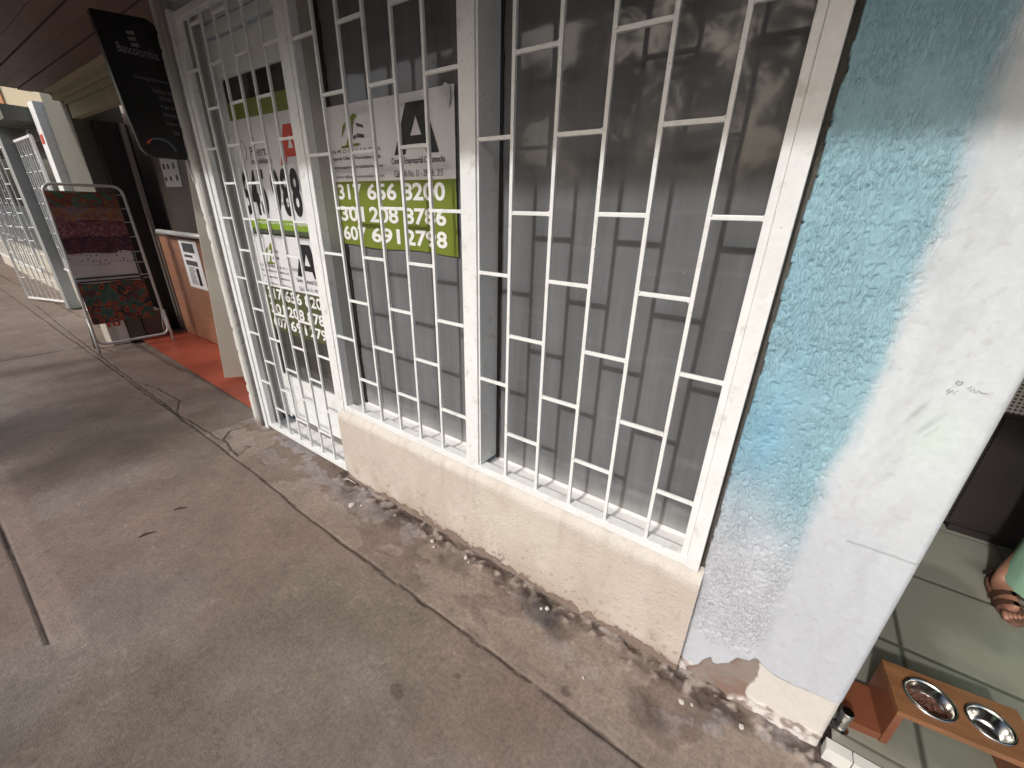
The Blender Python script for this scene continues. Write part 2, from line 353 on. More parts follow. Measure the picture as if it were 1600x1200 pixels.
Z = np.where((X < -3.0) & (Y > .10+.02*(X+3.5)), -.02, Z); Z = np.where((X > .40) & (Y > -.01), -.02, Z)
me = grid_mesh('pavement', X, Y, Z, col); o = link('pavement', me, M['concrete'])
tag(o, 'worn grey brown concrete pavement with a long crack running beside the shop wall', None, None, 'structure')
# kerb and street, out of the picture behind the camera
struct('kerb', B(-45, 20, -3.28, -3.1, -.3, .0), M['concrete'] if False else M['pillar'], 'pale concrete kerb along the street edge of the pavement')
bm = NB(); v = [bm.verts.new(p) for p in ((-150,-160,-.14), (150,-160,-.14), (150,-3.28,-.14), (-150,-3.28,-.14))]; bm.faces.new(v)
struct('road', bm, M['asphalt'], 'grey asphalt street in front of the row of shops')

# ------------------------------------------------------------------ low wall under the window
xs = np.arange(-1.868, -.017, .007)
prof = []                                     # (y, z) from the ground up, over the bevelled ledge to the frame
for z in np.arange(-.02, .405, .008): prof.append((-.024, z))
prof += [(-.0235,.409), (-.021,.418), (-.016,.428), (-.008,.437), (.004,.443), (.03,.446), (.12,.448)]
prof = np.array(prof)
XX, PY = np.meshgrid(xs, prof[:, 0]); _, PZ = np.meshgrid(xs, prof[:, 1])
nn = fbm(XX*16, PZ*16, 201, 5); n0 = fbm(XX*3, PZ*3, 203)
face = (PZ < .41)
rough_patch = sstep(.45, .6, fbm(XX*2.2+1, PZ*3, 205))
PY = PY-((nn-.5)*.0030*(1+1.6*rough_patch)+(n0-.5)*.006)*np.where(face, 1., .5)
cc = np.array(S(199,191,180)); c2 = np.array(S(194,184,174)); cl = np.array(S(203,198,190))
colw = lerp(np.broadcast_to(cc, XX.shape+(3,)), c2, sstep(.4, .65, n0)[..., None])
colw = lerp(colw, cl, sstep(.385, .40, PZ+.012*(fbm(XX*9, PZ*0, 207)-.5))[..., None])
colw = colw*(1+.10*(nn-.5))[..., None]
spl = np.exp(-PZ/.11)*sstep(.42, .62, fbm(XX*9, PZ*5, 215, 5)+.12*np.exp(-PZ/.06)); colw = lerp(colw, np.array(S(160,142,126)), (spl*.75)[..., None].clip(0, .7))
spt = sstep(.68, .74, fbm(XX*55, PZ*55, 217, 3))*np.exp(-PZ/.16); colw = lerp(colw, np.array(S(110,96,86)), (spt*.7)[..., None])
drip = sstep(.60, .74, fbm(XX*34, PZ*2.2, 219))*sstep(.16, .40, PZ); colw = lerp(colw, np.array(S(172,160,146)), (drip*.30)[..., None])
edge = .012+.045*fbm(XX*5, XX*0, 209)+.06*(fbm(XX*26, PZ*26, 211)-.5)+.03*(fbm(XX*80, PZ*80, 212)-.5)
gone = 1-sstep(.8, 1.05, PZ/np.maximum(edge, .006))
colw = lerp(colw, np.array(S(120,104,95)), gone[..., None]*.85); PY = PY+gone*.007
me = grid_mesh('low_wall', XX, PY, PZ, colw)
lw = thing('low_wall', 'low cream stucco wall under the barred window, its foot crumbling', 'wall')
link('stucco_face', me, M['cream'], lw)
obj('core', B(-1.866, -.02, .012, .16, -.02, .4415), M['cream_metal'], lw)

# ------------------------------------------------------------------ window grille
ZA = [.4765+.388*k for k in (1, 2, 3, 4)]; ZA = [.8645, 1.2525, 1.639, 2.024]; ZB = [.671, 1.056, 1.443, 1.832, 2.22]
ZT = 2.30
g = thing('window_grille', 'white welded steel window grille of staggered bars above the cream wall', 'window grille')
f = NB()
box(f, -1.815, -.038, -.012, .028, .449, .4815)           # bottom rail
box(f, -1.815, -.038, -.012, .028, ZT, ZT+.04)
box(f, -1.852, -1.8165, -.014, .030, .447, ZT+.042)
box(f, -1.8165, -1.79, -.010, .030, .4825, ZT)
box(f, -.075, -.036, -.014, .030, .447, ZT+.042)
box(f, -.094, -.0755, -.009, .028, .4825, ZT)
box(f, -.9585, -.897, -.014, .098, .4825, ZT)             # mullion, a deep box section
box(f, -.897, -.889, -.007, .098, .4825, ZT); box(f, -.9665, -.9585, -.007, .098, .4825, ZT)
fo = obj('frame', f, M['white_paint'], g, bevel=.0022)
vx = [-1.652, -1.512, -1.376, -1.240, -1.104]; vx2 = [-.766, -.626, -.486, -.347, -.207]
def bars(cols, x_in_l, x_in_r, zlo, zhi, za, zb, parent, y0=-.008, w=.0115, first=0):
    for x in cols:
        wob = random.uniform(-.0015, .0015)
        obj('bar', B(x-w/2+wob, x+w/2+wob, y0, y0+w, zlo, zhi), M['white_paint'], parent, bevel=.0018)
    ed = [x_in_l]+list(cols)+[x_in_r]
    for i in range(len(ed)-1):
        a = ed[i]+(w/2 if i else 0); b = ed[i+1]-(w/2 if i < len(ed)-2 else 0)
        for z in (za if (i+first) % 2 == 0 else zb):
            zz = z+random.uniform(-.003, .003); bmx = B(a-.001, b+.001, y0+.0006, y0+w-.0008, zz-w/2, zz+w/2)
            bmesh.ops.bevel(bmx, geom=bmx.edges[:], offset=.0018, segments=2, affect='EDGES', profile=.6)
            for ex in (a, b):
                for zo in (-1, 1):
                    if random.random() < .75:
                        r_ = random.uniform(.0022, .0042)
                        bmesh.ops.create_icosphere(bmx, subdivisions=1, radius=r_, matrix=Matrix.Translation((ex, y0+random.uniform(.0005, .003), zz+zo*w*.42)))
            obj('crossbar', bmx, M['white_paint'], parent)
bars(vx, -1.79, -.9665, .4805, ZT, ZA, ZB, g)
bars(vx2, -.889, -.094, .4805, ZT, ZA, ZB, g)

# ------------------------------------------------------------------ windows behind the grille
GY = .102
def window(x0, x1, label, gl):
    w = thing('window', label, 'window')
    obj('pane', B(x0+gl, x1, GY, GY+.006, .462, ZT), M['film'], w)
    s = NB(); n = 60                                                         # dusty painted sill
    xs_ = np.linspace(x0, x1, 120); ys_ = np.linspace(.0285, GY+.001, 14); SX, SY = np.meshgrid(xs_, ys_)
    SZ = .4625+.0035*fbm(SX*12, SY*25, 301)+.006*sstep(GY-.012, GY, SY+.006*(fbm(SX*25, SY*0, 303)-.5))
    me = grid_mesh('sill', SX, SY, SZ); link('sill', me, M['sill'], w); s.free()
    return w
w1 = window(-1.79, -.9665, 'grey filmed window behind the bars nearer the door, banner hung in it', .0)
w2 = window(-.889, -.0755, 'grey filmed window behind the bars next to the blue wall', .0)
# steel reveals and putty
obj('reveal', B(-1.8155, -1.79, .031, .11, .4625, ZT), M['reveal'], w1)
obj('reveal', B(-.0755, -.036, .031, .11, .4625, ZT), M['white_paint'], w2)
def ragged(x0, w, z0, z1, y, seed, name, parent):
    zz = np.arange(z0, z1, .006); r = w*(.5+.9*fbm(zz*22, zz*0, seed)); b = NB()
    L_ = [b.verts.new((x0, y, z)) for z in zz]; Rv = [b.verts.new((x0+q, y, z)) for q, z in zip(r, zz)]
    for i in range(len(zz)-1): b.faces.new((L_[i], Rv[i], Rv[i+1], L_[i+1]))
    ret = bmesh.ops.extrude_face_region(b, geom=b.faces[:]); bmesh.ops.translate(b, vec=(0, .004, 0), verts=[e for e in ret['geom'] if isinstance(e, bmesh.types.BMVert)])
    bmesh.ops.recalc_face_normals(b, faces=b.faces[:])
    obj(name, b, M['gasket'], parent)
ragged(-1.789, .026, .466, ZT, GY-.006, 5, 'putty', w1); ragged(-.888, .012, .466, ZT, GY-.006, 8, 'putty', w2)

# ------------------------------------------------------------------ lettering and banners
def text_mesh(s, bold=0., res=3):
    cu = bpy.data.curves.new('t', 'FONT'); cu.body = s; cu.size = 1; cu.offset = bold; cu.resolution_u = res
    ob = bpy.data.objects.new('t', cu); C.objects.link(ob); bpy.context.view_layer.update()
    me = bpy.data.meshes.new_from_object(ob.evaluated_get(bpy.context.evaluated_depsgraph_get()))
    bpy.data.objects.remove(ob); bpy.data.curves.remove(cu); return me
def poly_mesh(loops):                         # flat shape with holes (2D)
    cu = bpy.data.curves.new('p', 'CURVE'); cu.dimensions = '2D'; cu.fill_mode = 'BOTH'
    for lp in loops:
        sp = cu.splines.new('POLY'); sp.points.add(len(lp)-1); sp.use_cyclic_u = True
        for p, q in zip(sp.points, lp): p.co = (q[0], q[1], 0, 1)
    ob = bpy.data.objects.new('p', cu); C.objects.link(ob); bpy.context.view_layer.update()
    me = bpy.data.meshes.new_from_object(ob.evaluated_get(bpy.context.evaluated_depsgraph_get()))
    bpy.data.objects.remove(ob); bpy.data.curves.remove(cu); return me
def coords(me):
    a = np.zeros(len(me.vertices)*3); me.vertices.foreach_get('co', a); return a.reshape(-1, 3)
def wave(x, z, ph, amp): return amp*(np.sin(x*9+ph)*.6+np.sin(x*21+z*5+ph*2)*.3+np.sin(z*11+ph)*.25)
def put(me, fit, plane, y, wv=None, off=.0012):
    """lay a flat mesh on a banner: fit = (u0,u1,v0,v1) or None; plane 'y' -> (u, y, v), 'x' -> (y, u, v)"""
    a = coords(me)
    if fit:
        lo = a.min(0); hi = a.max(0)
        a[:, 0] = fit[0]+(a[:, 0]-lo[0])/(hi[0]-lo[0])*(fit[1]-fit[0]); a[:, 1] = fit[2]+(a[:, 1]-lo[1])/(hi[1]-lo[1])*(fit[3]-fit[2])
    d = (wave(a[:, 0], a[:, 1], *wv) if wv else 0)
    out = np.stack([a[:, 0], y+d-off, a[:, 1]], 1) if plane == 'y' else np.stack([y+off+0*a[:, 0], a[:, 0], a[:, 1]], 1)
    me.vertices.foreach_set('co', out.ravel()); me.update(); return me
def rect(u0, u1, v0, v1): return [(u0, v0), (u1, v0), (u1, v1), (u0, v1)]
def sheet(name, u0, u1, v0, v1, y, wv, m, parent, n=40, th=.0008, edge=0., off=0.):
    us = np.linspace(u0, u1, n); vs = np.linspace(v0, v1, n); U, V = np.meshgrid(us, vs)
    V = V+edge*np.sin(U*14+1)*(V < v0+1e-6)*1.
    return link(name, grid_mesh(name, U, y+wave(U, V, *wv)-off, V), m, parent)

def agency_banner(root, x0, x1, z0, z1, y, wv, with_lines=True, greenm='green'):
    """white vinyl with a leaf emblem, a large black A, small lines and three phone numbers on an olive band"""
    W = x1-x0; Hh = z1-z0
    U = lambda u: x0+W*u
    V = lambda v: z0+Hh*v
    root = sheet('vinyl', x0, x1, z0, z1, y, wv, M['banner'], root, edge=.004)
    sheet('number_band', x0+.012*0, x1, z0+.0005, V(.485), y, wv, M[greenm], root, off=.0008, edge=.004)
    T = lambda name, s, u0, u1, v0, v1, m, bold=0.: link(name, put(text_mesh(s, bold), (U(u0), U(u1), V(v0), V(v1)), 'y', y, wv, .0020), M[m], root)
    for num, v0, v1 in ((('317', '656', '8200'), .352, .468), (('301', '208', '8786'), .190, .305), (('607', '691', '2798'), .040, .155)):
        for q, u0, u1 in zip(num, (.066, .338, .622), (.292, .578, .928)): T('phone_number', q, u0, u1, v0, v1, 'white_ink', .028)
    P = lambda name, loops, m: link(name, put(poly_mesh([[(U(a), V(b)) for a, b in lp] for lp in loops]), None, 'y', y, wv, .0020), M[m], root)
    P('letter_emblem', [[(.585,.645), (.685,.945), (.812,.945), (.897,.645), (.812,.645), (.797,.705), (.678,.705), (.665,.645)],
                        [(.704,.755), (.748,.868), (.782,.755)]], 'black_ink')
    P('leaf_emblem', [[(.150,.730), (.200,.735), (.225,.80), (.262,.85), (.225,.86), (.245,.905), (.285,.935), (.318,.915), (.290,.90), (.268,.845), (.235,.79), (.242,.765), (.225,.755), (.250,.735), (.290,.745), (.325,.735), (.300,.725), (.160,.715)],
                      [(.165,.79), (.185,.865), (.215,.885), (.20,.84)]], 'green')
    P('leaf_stripes', [[(.297,.875), (.355,.855), (.360,.835), (.305,.850)], [(.300,.805), (.357,.795), (.357,.772), (.298,.780)], [(.268,.79), (.29,.80), (.292,.775), (.265,.77)],
                       [(.245,.81), (.272,.855), (.262,.80)]], 'grey_ink')
    if with_lines:
        T('company_name', 'I N M O B I L I A R I A', .035, .485, .683, .708, 'grey_ink')
        T('company_name', 'Aparte Oferta Asociados Ltda', .045, .480, .630, .660, 'grey_ink', .01)
        T('web_address', 'www.aparteinmobiliaria.com', .050, .488, .570, .598, 'grey_ink', .01)
        T('mail_address', 'asesor1@aparteinmobiliaria.com', .062, .495, .505, .531, 'grey_ink')
        T('street_address', 'Centro Empresarial Chicamocha', .560, .935, .575, .628, 'grey_ink', .012)
        T('street_address', 'Calle 36 No. 31 - 39 Ofc. 215', .575, .918, .505, .548, 'grey_ink', .006)

wb = thing('banner', 'white and olive green vinyl rental banner with a large black A, hung in the window', 'banner')
agency_banner(wb, -1.822, -1.072, 1.286, 1.824, .0935, (.4, .0028))
# torn adhesive tape at its upper corner
b = NB(); tp = [(-1.125,1.815), (-1.105,1.83), (-1.085,1.82), (-1.083,1.79), (-1.090,1.755), (-1.098,1.765), (-1.100,1.79), (-1.115,1.80)]
prism(b, tp, 'y', .086, .0868); obj('adhesive_tape', b, M['paper'], wb)

# ------------------------------------------------------------------ door grille
XB = [-2.625, -2.501, -2.377, -2.252, -2.130, -2.005]
dg = thing('door_grille', 'white steel grille gate of staggered bars in front of the glazed door', 'security gate')
f = NB()
box(f, -2.836, -2.796, -.012, .03, .0, ZT); box(f, -2.790, -2.742, -.008, .022, .03, ZT-.02)
box(f, -1.892, -1.8535, -.008, .026, .03, ZT)
box(f, -2.742, -1.892, -.010, .022, .028, .060); box(f, -2.742, -1.892, -.008, .022, ZT-.05, ZT-.02)
obj('frame', f, M['white_paint'], dg, bevel=.002)
bars(XB, -2.742, -1.892, .060, ZT-.05, [.383, .713, 1.046, 1.376, 1.710, 2.043], [.217, .549, .880, 1.211, 1.544, 1.878, 2.21], dg, w=.0108)

# glazed door behind it
DY = .118
dr = thing('door', 'white door with dark glass, white kick panel and two rental banners, behind the grille gate', 'door')
f = NB()
box(f, -2.842, -2.700, DY, DY+.04, .075, 2.20); box(f, -1.99, -1.80, DY, DY+.04, .075, 2.20)
box(f, -2.700, -1.99, DY, DY+.04, .10, .405); box(f, -2.700, -1.99, DY, DY+.04, 2.035, 2.195)
obj('leaf', f, M['white_paint'], dr)
obj('pane', B(-2.700, -1.99, DY+.010, DY+.016, .405, 2.035), M['dark_film'], dr)
ragged(-2.699, .016, .41, 2.03, DY+.006, 12, 'putty', dr)
f = NB(); box(f, -2.842, -1.80, DY-.004, DY+.05, 2.212, 2.262); box(f, -2.842, -1.80, DY-.002, DY+.05, 2.270, 2.42)
obj('transom', f, M['white_paint'], dr)
f = NB(); box(f, -2.72, -1.85, DY+.03, DY+.05, .02, .10)
obj('gap_shade_strip', f, M['charcoal'], dr)  # dark strip standing for the shade in the gap under the door
obj('threshold', B(-2.836, -1.853, .024, .16, -.01, .018), M['sill'], dr)
obj('reveal', B(-2.845, -2.8365, .031, DY, .0, 2.35), M['reveal'], dr)
obj('reveal', B(-1.8535, -1.8525, .031, DY, .0, .46), M['reveal'], dr)

b1 = thing('banner', 'white vinyl banner with a red A and tall black numerals on the door glass', 'banner')
wv1 = (1.7, .0016); yb = DY+.004
b1 = sheet('vinyl', -2.745, -1.992, 1.300, 1.930, yb, wv1, M['banner'], b1)
sheet('green_band', -2.745, -1.992, 1.853, 1.930, yb, wv1, M['green'], b1, off=.0008)
sheet('green_band', -2.745, -1.992, 1.322, 1.372, yb, wv1, M['lime'], b1, off=.0008)
sheet('grey_band', -2.745, -1.992, 1.300, 1.322, yb, wv1, M['dark_green'], b1, off=.0008)
TX = lambda name, s, fit, m, par, bold=0., wv=wv1, y=yb: link(name, put(text_mesh(s, bold), fit, 'y', y, wv, .0018), M[m], par)
for q, u0, u1 in (('6', -2.738, -2.645), ('4', -2.632, -2.548), ('5', -2.536, -2.458), ('9', -2.398, -2.314), ('8', -2.303, -2.226), ('8', -2.212, -2.130)): TX('numeral', q, (u0, u1, 1.392, 1.618), 'black_ink', b1, .03)
TX('slogan', 'Calidad y servicio a su disposicion', (-2.66, -2.03, 1.345, 1.366), 'white_ink', b1)
TX('company_name', 'Puerta', (-2.552, -2.355, 1.680, 1.725), 'grey_ink', b1)
TX('company_name', 'Inmobiliaria', (-2.560, -2.345, 1.645, 1.672), 'grey_ink', b1)
link('letter_emblem', put(poly_mesh([[(-2.268,1.630), (-2.189,1.800), (-2.120,1.800), (-2.042,1.630), (-2.095,1.630), (-2.11,1.665), (-2.198,1.665), (-2.214,1.630)], [(-2.178,1.70), (-2.153,1.755), (-2.128,1.70)]]), None, 'y', yb, wv1, .0018), M['red_ink'], b1)
# swoosh of the emblem
sw = [(-2.64+.05*math.cos(a), 1.71+.055*math.sin(a)) for a in np.linspace(-.9, 1.3, 14)]; sw += [(-2.64+.044*math.cos(a), 1.712+.05*math.sin(a)) for a in np.linspace(1.3, -.9, 14)]
sw2 = [(-2.665,1.72), (-2.625,1.775), (-2.632,1.76), (-2.655,1.715)]
link('swoosh', put(poly_mesh([sw, sw2]), None, 'y', yb, wv1, .0018), M['grey_ink'], b1)
b2 = thing('banner', 'banner with black A and dark olive number band, lower on the door glass', 'banner')
M['olive_dark'] = mat('dark_olive_print', (.075,.085,.035), .45, var=.05)
agency_banner(b2, -2.725, -1.992, .715, 1.290, yb, (2.6, .0016), True, 'olive_dark')

# ------------------------------------------------------------------ pillar left of the door, header over door and window
pl = thing('pillar', 'narrow chipped white plaster pillar between the orange floor and the door gate', 'pillar')
zs = np.arange(-.01, 2.46, .012)
pa = np.array([(-2.975,.5), (-2.975,.02), (-2.972,-.012), (-2.962,-.022), (-2.93,-.024), (-2.895,-.024), (-2.872,-.022), (-2.868,-.012), (-2.868,.0), (-2.840,.002), (-2.838,.03)])
PXx, ZZ = np.meshgrid(pa[:, 0], zs); PYy, _ = np.meshgrid(pa[:, 1], zs)
chip = sstep(.52, .66, fbm(ZZ*9+2, PXx*3, 401)); nz_ = fbm(PXx*25, ZZ*14, 403)
chip = sstep(.55, .68, fbm(ZZ*26+2, PXx*9, 401, 4)); PXn = PXx+.006*chip*(PXx < -2.95)*1.-.005*chip*(np.abs(PXx+2.87) < .012); PYn = PYy+.003*(nz_-.5)+.004*chip*(np.abs(PXx+2.965) < .012)
cp = lerp(np.broadcast_to(np.array(S(188,186,180)), PXx.shape+(3,)), np.array(S(208,207,202)), sstep(-2.90, -2.93, PXx)[..., None]*1.)
cp = cp*(1+.16*(nz_-.5))[..., None]
rag = sstep(-2.905, -2.918, PXx+.02*(fbm(ZZ*12, ZZ*0, 405)-.5)); cp = lerp(np.broadcast_to(np.array(S(158,156,152)), cp.shape), cp, rag[..., None])
cp = lerp(cp, np.array(S(120,105,95)), ((1-sstep(.01, .06, ZZ+.05*(nz_-.5)))*.8)[..., None])
M['pillar_t'] = mat('worn_white_plaster', (.4,.4,.4), .8, attr='tint', fine=.06, fscale=90, bump=.4, bscale=60, bdist=.004)
link('plaster', grid_mesh('plaster', PXn, PYn, ZZ, cp, False), M['pillar_t'], pl)
hd = thing('header_wall', 'pale plaster wall band above the barred window and the gate, under the ceiling', 'wall')
obj('plaster', B(-2.838, .385, .005, .25, ZT+.045, 2.60), M['pillar'], hd)

# ------------------------------------------------------------------ blue and white wall
xs = np.arange(-.036, .3851, .0027); zs = np.arange(-.02, 2.42, .0027); XX, ZZ = np.meshgrid(xs, zs)
edgex = .172+.012*(fbm(ZZ*3, ZZ*0, 501)-.5)*2+.010*(fbm(ZZ*16, ZZ*0, 503)-.5)+.02*sstep(.7, 1.4, ZZ)*(1-sstep(1.4, 1.9, ZZ))
tex = 1-sstep(-.022, .022, XX-edgex+.03*(fbm(XX*20, ZZ*20, 505)-.5)); tex *= sstep(.16, .24, ZZ+.03*(fbm(XX*20, ZZ*9, 507)-.5))
vs_ = fbm(XX*85+ZZ*9, ZZ*17, 511, 4); lump = fbm(XX*45, ZZ*38, 513, 4); dots = sstep(.60, .74, fbm(XX*120, ZZ*80, 515, 3))
gou = sstep(.555, .66, fbm(XX*190+ZZ*6, ZZ*50, 571, 2))*sstep(.36, .58, fbm(XX*14, ZZ*9, 573)+.25*sstep(.08, .17, XX))
pit = sstep(.66, .74, fbm(XX*150, ZZ*110, 575, 2))
YY = -.005-tex*((vs_-.5)*.0030+(lump-.5)*.0012+dots*.0010-gou*.0022-pit*.003)-.0016*(fbm(XX*14, ZZ*7, 517)-.5)-.004*(fbm(XX*3, ZZ*2, 519)-.5)
r = .018; dx = np.clip(XX-(.385-r), 0, r); YY += r-np.sqrt(np.maximum(r*r-dx*dx, 0))
paint = 1-sstep(-.022, .022, XX-edgex+.012*(fbm(XX*30, ZZ*30, 521)-.5)+.03*(fbm(XX*40, ZZ*6, 522)-.5))
fade = sstep(.52, .92, ZZ+.55*(XX-.08)+.20*(fbm(XX*9, ZZ*5, 523)-.5))
blue = np.array(S(148,185,198)); blue2 = np.array(S(118,166,193)); pale = np.array(S(190,194,201)); whit = np.array(S(205,212,216)); wl = np.array(S(188,193,201))
bl = lerp(np.broadcast_to(blue, XX.shape+(3,)), blue2, (sstep(.48, .75, fbm(XX*4+1, ZZ*1.6, 525))*.5+.40*np.exp(-((ZZ-.85)/.26)**2)*(1-sstep(.02, .18, XX)))[..., None].clip(0, 1))
bl = lerp(bl, np.array(S(160,190,200)), (sstep(.5, .75, fbm(XX*7, ZZ*3, 527))*.45)[..., None])
left = lerp(np.broadcast_to(pale, XX.shape+(3,)), bl, fade[..., None])
wh = lerp(np.broadcast_to(wl, XX.shape+(3,)), whit, sstep(.45, 1.0, ZZ+.3*(fbm(XX*5, ZZ*2.5, 529)-.5))[..., None])
smear = sstep(.50, .70, fbm(XX*16+ZZ*4, ZZ*3, 531)); wh = wh*(1-.05*smear)[..., None]
wh = lerp(wh, np.array(S(170,172,180)), (sstep(.60, .72, fbm(XX*26-ZZ*7, ZZ*7, 535, 5))*.18)[..., None])
wh = lerp(wh, np.array(S(180,174,168)), (sstep(.70, .76, fbm(XX*60, ZZ*60, 537, 3))*.22)[..., None])
for hx, hz, hl in ((.24,.99,.10), (.30,.60,.08), (.22,.45,.07)):
    hd_ = np.abs(ZZ-hz-.25*(XX-hx)-.015*(fbm(XX*35, XX*0+hz, 539)-.5)); wh = wh*(1-.28*np.exp(-(hd_/.0016)**2)*(np.abs(XX-hx) < hl*.6)*(fbm(XX*25, XX*0+hz, 540) > .42))[..., None]
wh = lerp(wh, np.array(S(206,222,214)), (np.exp(-((XX-.31)/.04)**2-((ZZ-1.04)/.06)**2)*.7)[..., None])
colp = lerp(wh, left, paint[..., None]); colp = colp*(1+.10*(vs_-.5)*tex+.03*(fbm(XX*60, ZZ*60, 533)-.5))[..., None]
# pencil scuffs
for sx, sz, ang, ln, wdt in ((.266,1.085,.35,.05,.006), (.292,1.065,.45,.055,.008), (.300,1.05,.45,.03,.004)):
    ca, sa = math.cos(ang), math.sin(ang); p = (XX-sx)*sa+(ZZ-sz)*ca; q = (XX-sx)*ca-(ZZ-sz)*sa
    colp *= (1-.22*np.exp(-(p/ln*1.6)**4-(q/wdt*1.4)**2)*(.4+.9*fbm(XX*90, ZZ*40, 541)))[..., None]
# lower right patch of cream render under a flaky seam
seam = .208-.30*np.clip(XX-.186, 0, .06)+.02*np.clip((XX-.24)/.14, 0, 1)+.010*(fbm(XX*40, XX*0, 543)-.5)
low = (1-sstep(-.002, .002, ZZ-seam))*(XX > .178)
colp = lerp(colp, np.array(S(206,202,196))*(1+.10*(lump-.5))[..., None], low[..., None]); YY += low*.004
colp *= (1-.5*np.exp(-((ZZ-seam)/.0032)**2)*(XX > .182)*sstep(.38, .5, fbm(XX*20, XX*0, 545)))[..., None]
seam2 = .732+.006*(fbm(XX*30, XX*0, 547)-.5); colp *= (1-.35*np.exp(-((ZZ-seam2)/.0026)**2)*(XX > .25)*sstep(.4, .55, fbm(XX*22, XX*0, 549)))[..., None]
# bare brown patch where the render has fallen off
PG = [(.036,.064), (.048,.10), (.063,.128), (.074,.112), (.084,.113), (.113,.144), (.129,.183), (.159,.198), (.172,.219), (.186,.208), (.192,.153), (.18,.073), (.182,.031), (.15,.01), (.124,-.03), (.03,-.03), (.0,.02), (.02,.05)]
def inside(poly, x, z):
    c = np.zeros(x.shape, bool); j = len(poly)-1
    for i in range(len(poly)):
        xi, zi = poly[i]; xj, zj = poly[j]
        c ^= ((zi > z) != (zj > z)) & (x < (xj-xi)*(z-zi)/(zj-zi+1e-12)+xi); j = i
    return c
wob = .010*(fbm(XX*55, ZZ*55, 551)-.5); bare = inside(PG, XX+wob, ZZ+wob)
crumb = (ZZ < .035+.05*fbm(XX*14, XX*0, 553))
bc = lerp(np.broadcast_to(np.array(S(138,127,121)), XX.shape+(3,)), np.array(S(134,112,101)), sstep(.4, .65, fbm(XX*18, ZZ*18, 555))[..., None])
bc = bc*(1+.2*(lump-.5))[..., None]
colp = np.where(bare[..., None], bc, colp); YY = np.where(bare, YY*.3+.009, YY)
rim = bare & ~inside(PG, XX+wob, ZZ+wob+.007); colp = np.where(rim[..., None], colp*.45, colp)  # upper edge darkened in colour as shade under the broken render
cr2 = crumb & ~bare; colp = np.where(cr2[..., None], lerp(np.broadcast_to(np.array(S(150,138,130)), XX.shape+(3,)), np.array(S(205,200,196)), sstep(.40, .6, fbm(XX*40, ZZ*40, 557))[..., None]), colp)
YY = np.where(cr2, YY-.012*fbm(XX*40, ZZ*40, 559)+.004, YY)
# ragged left rim against the window frame
rg = (XX < -.022+.010*(fbm(ZZ*20, ZZ*0, 561)-.5)) & (ZZ > .44); YY = np.where(rg, .020, YY); colp = np.where(rg[..., None], np.array(S(92,88,82)), colp)
gap = (XX < -.012) & (ZZ <= .44); YY = np.where(gap, .0, YY)
colp = np.clip(colp, .01, .85)
bw = thing('corner_wall', 'corner wall painted rough light blue and smooth white, its foot peeling to brown', 'wall')
link('render', grid_mesh('render', XX, YY, ZZ, np.concatenate([colp, tex[..., None]], -1)), M['stucco'], bw)
obj('core', B(-.02, .3845, .022, .40, -.02, 2.42), M['pillar'], bw)
# small pencil scribble
b = NB()
def stroke(b, pts, r=.0005):
    tube(b, [(x, -.0085, z) for x, z in pts], r, 5)
stroke(b, [(.303,1.158), (.299,1.163), (.301,1.167), (.304,1.163), (.307,1.166), (.309,1.162), (.304,1.156)])
stroke(b, [(.296,1.148), (.292,1.142), (.298,1.143), (.294,1.134), (.301,1.146), (.303,1.138), (.307,1.147)])
stroke(b, [(.318,1.153), (.322,1.160), (.323,1.149), (.327,1.156), (.330,1.148), (.334,1.154), (.338,1.150), (.346,1.151)])
obj('pencil_scribble', b, M['pencil'], bw)

# ------------------------------------------------------------------ ceiling of the arcade
bm = NB()
yb_ = np.arange(-1.04, .62, .105); ZC = 2.40
for i, y in enumerate(yb_): box(bm, -6.55, 3.5, y, y+.098, ZC+.006*(i % 2), ZC+.03)
box(bm, -6.55, 3.5, -1.05, .62, ZC+.031, ZC+.08)
struct('ceiling', bm, M['ceiling'], 'dark maroon boarded ceiling over the arcade walk')
struct('eaves_beam', B(-6.55, 3.5, -1.10, -1.052, ZC-.02, ZC+.10), M['ceiling'], 'maroon edge beam of the arcade ceiling on the street side')

# ------------------------------------------------------------------ hanging black sign on the pillar
hs = thing('hanging_sign', 'black panel sign with grey lettering projecting from the pillar under the ceiling', 'sign')
def arc(cx, cz, r, a0, a1, n=8): return [(cx+r*math.cos(R(a)), cz+r*math.sin(R(a))) for a in np.linspace(a0, a1, n)]
SP = [(-.268,2.247), (-.262,2.258)]+arc(-.062, 2.222, .058, 90, 0)[:]+[(-.010,2.0), (-.024,1.672)]+[(-.034,1.664)]+arc(-.165, 1.722, .058, 270, 190)+[(-.240,1.86)]
XS = -2.965
def sgn(me, name, m): 
    return link(name, me, m, hs)
prism_b = prism(NB(), SP, 'x', XS-.035, XS); hs0 = hs; hs = obj('panel', prism_b, M['sign_black'], hs, bevel=.003)
M['sign_txt'] = mat('grey_sign_lettering', (.16,.16,.17), .5)
def ST(s, y0, y1, z0, z1, tilt, bold=.0, nm='lettering'):
    me = text_mesh(s, bold); a = coords(me); lo = a.min(0); hi = a.max(0)
    u = (a[:, 0]-lo[0])/(hi[0]-lo[0]); v = (a[:, 1]-lo[1])/(hi[1]-lo[1])
    out = np.stack([np.full(len(a), XS+.0032), y0+u*(y1-y0), z0+v*(z1-z0)], 1); me.vertices.foreach_set('co', out.ravel()); me.update()
    sgn(me, nm, M['sign_txt'])
ST('Bancolombia', -.203, -.040, 2.112, 2.150, 0, .012)
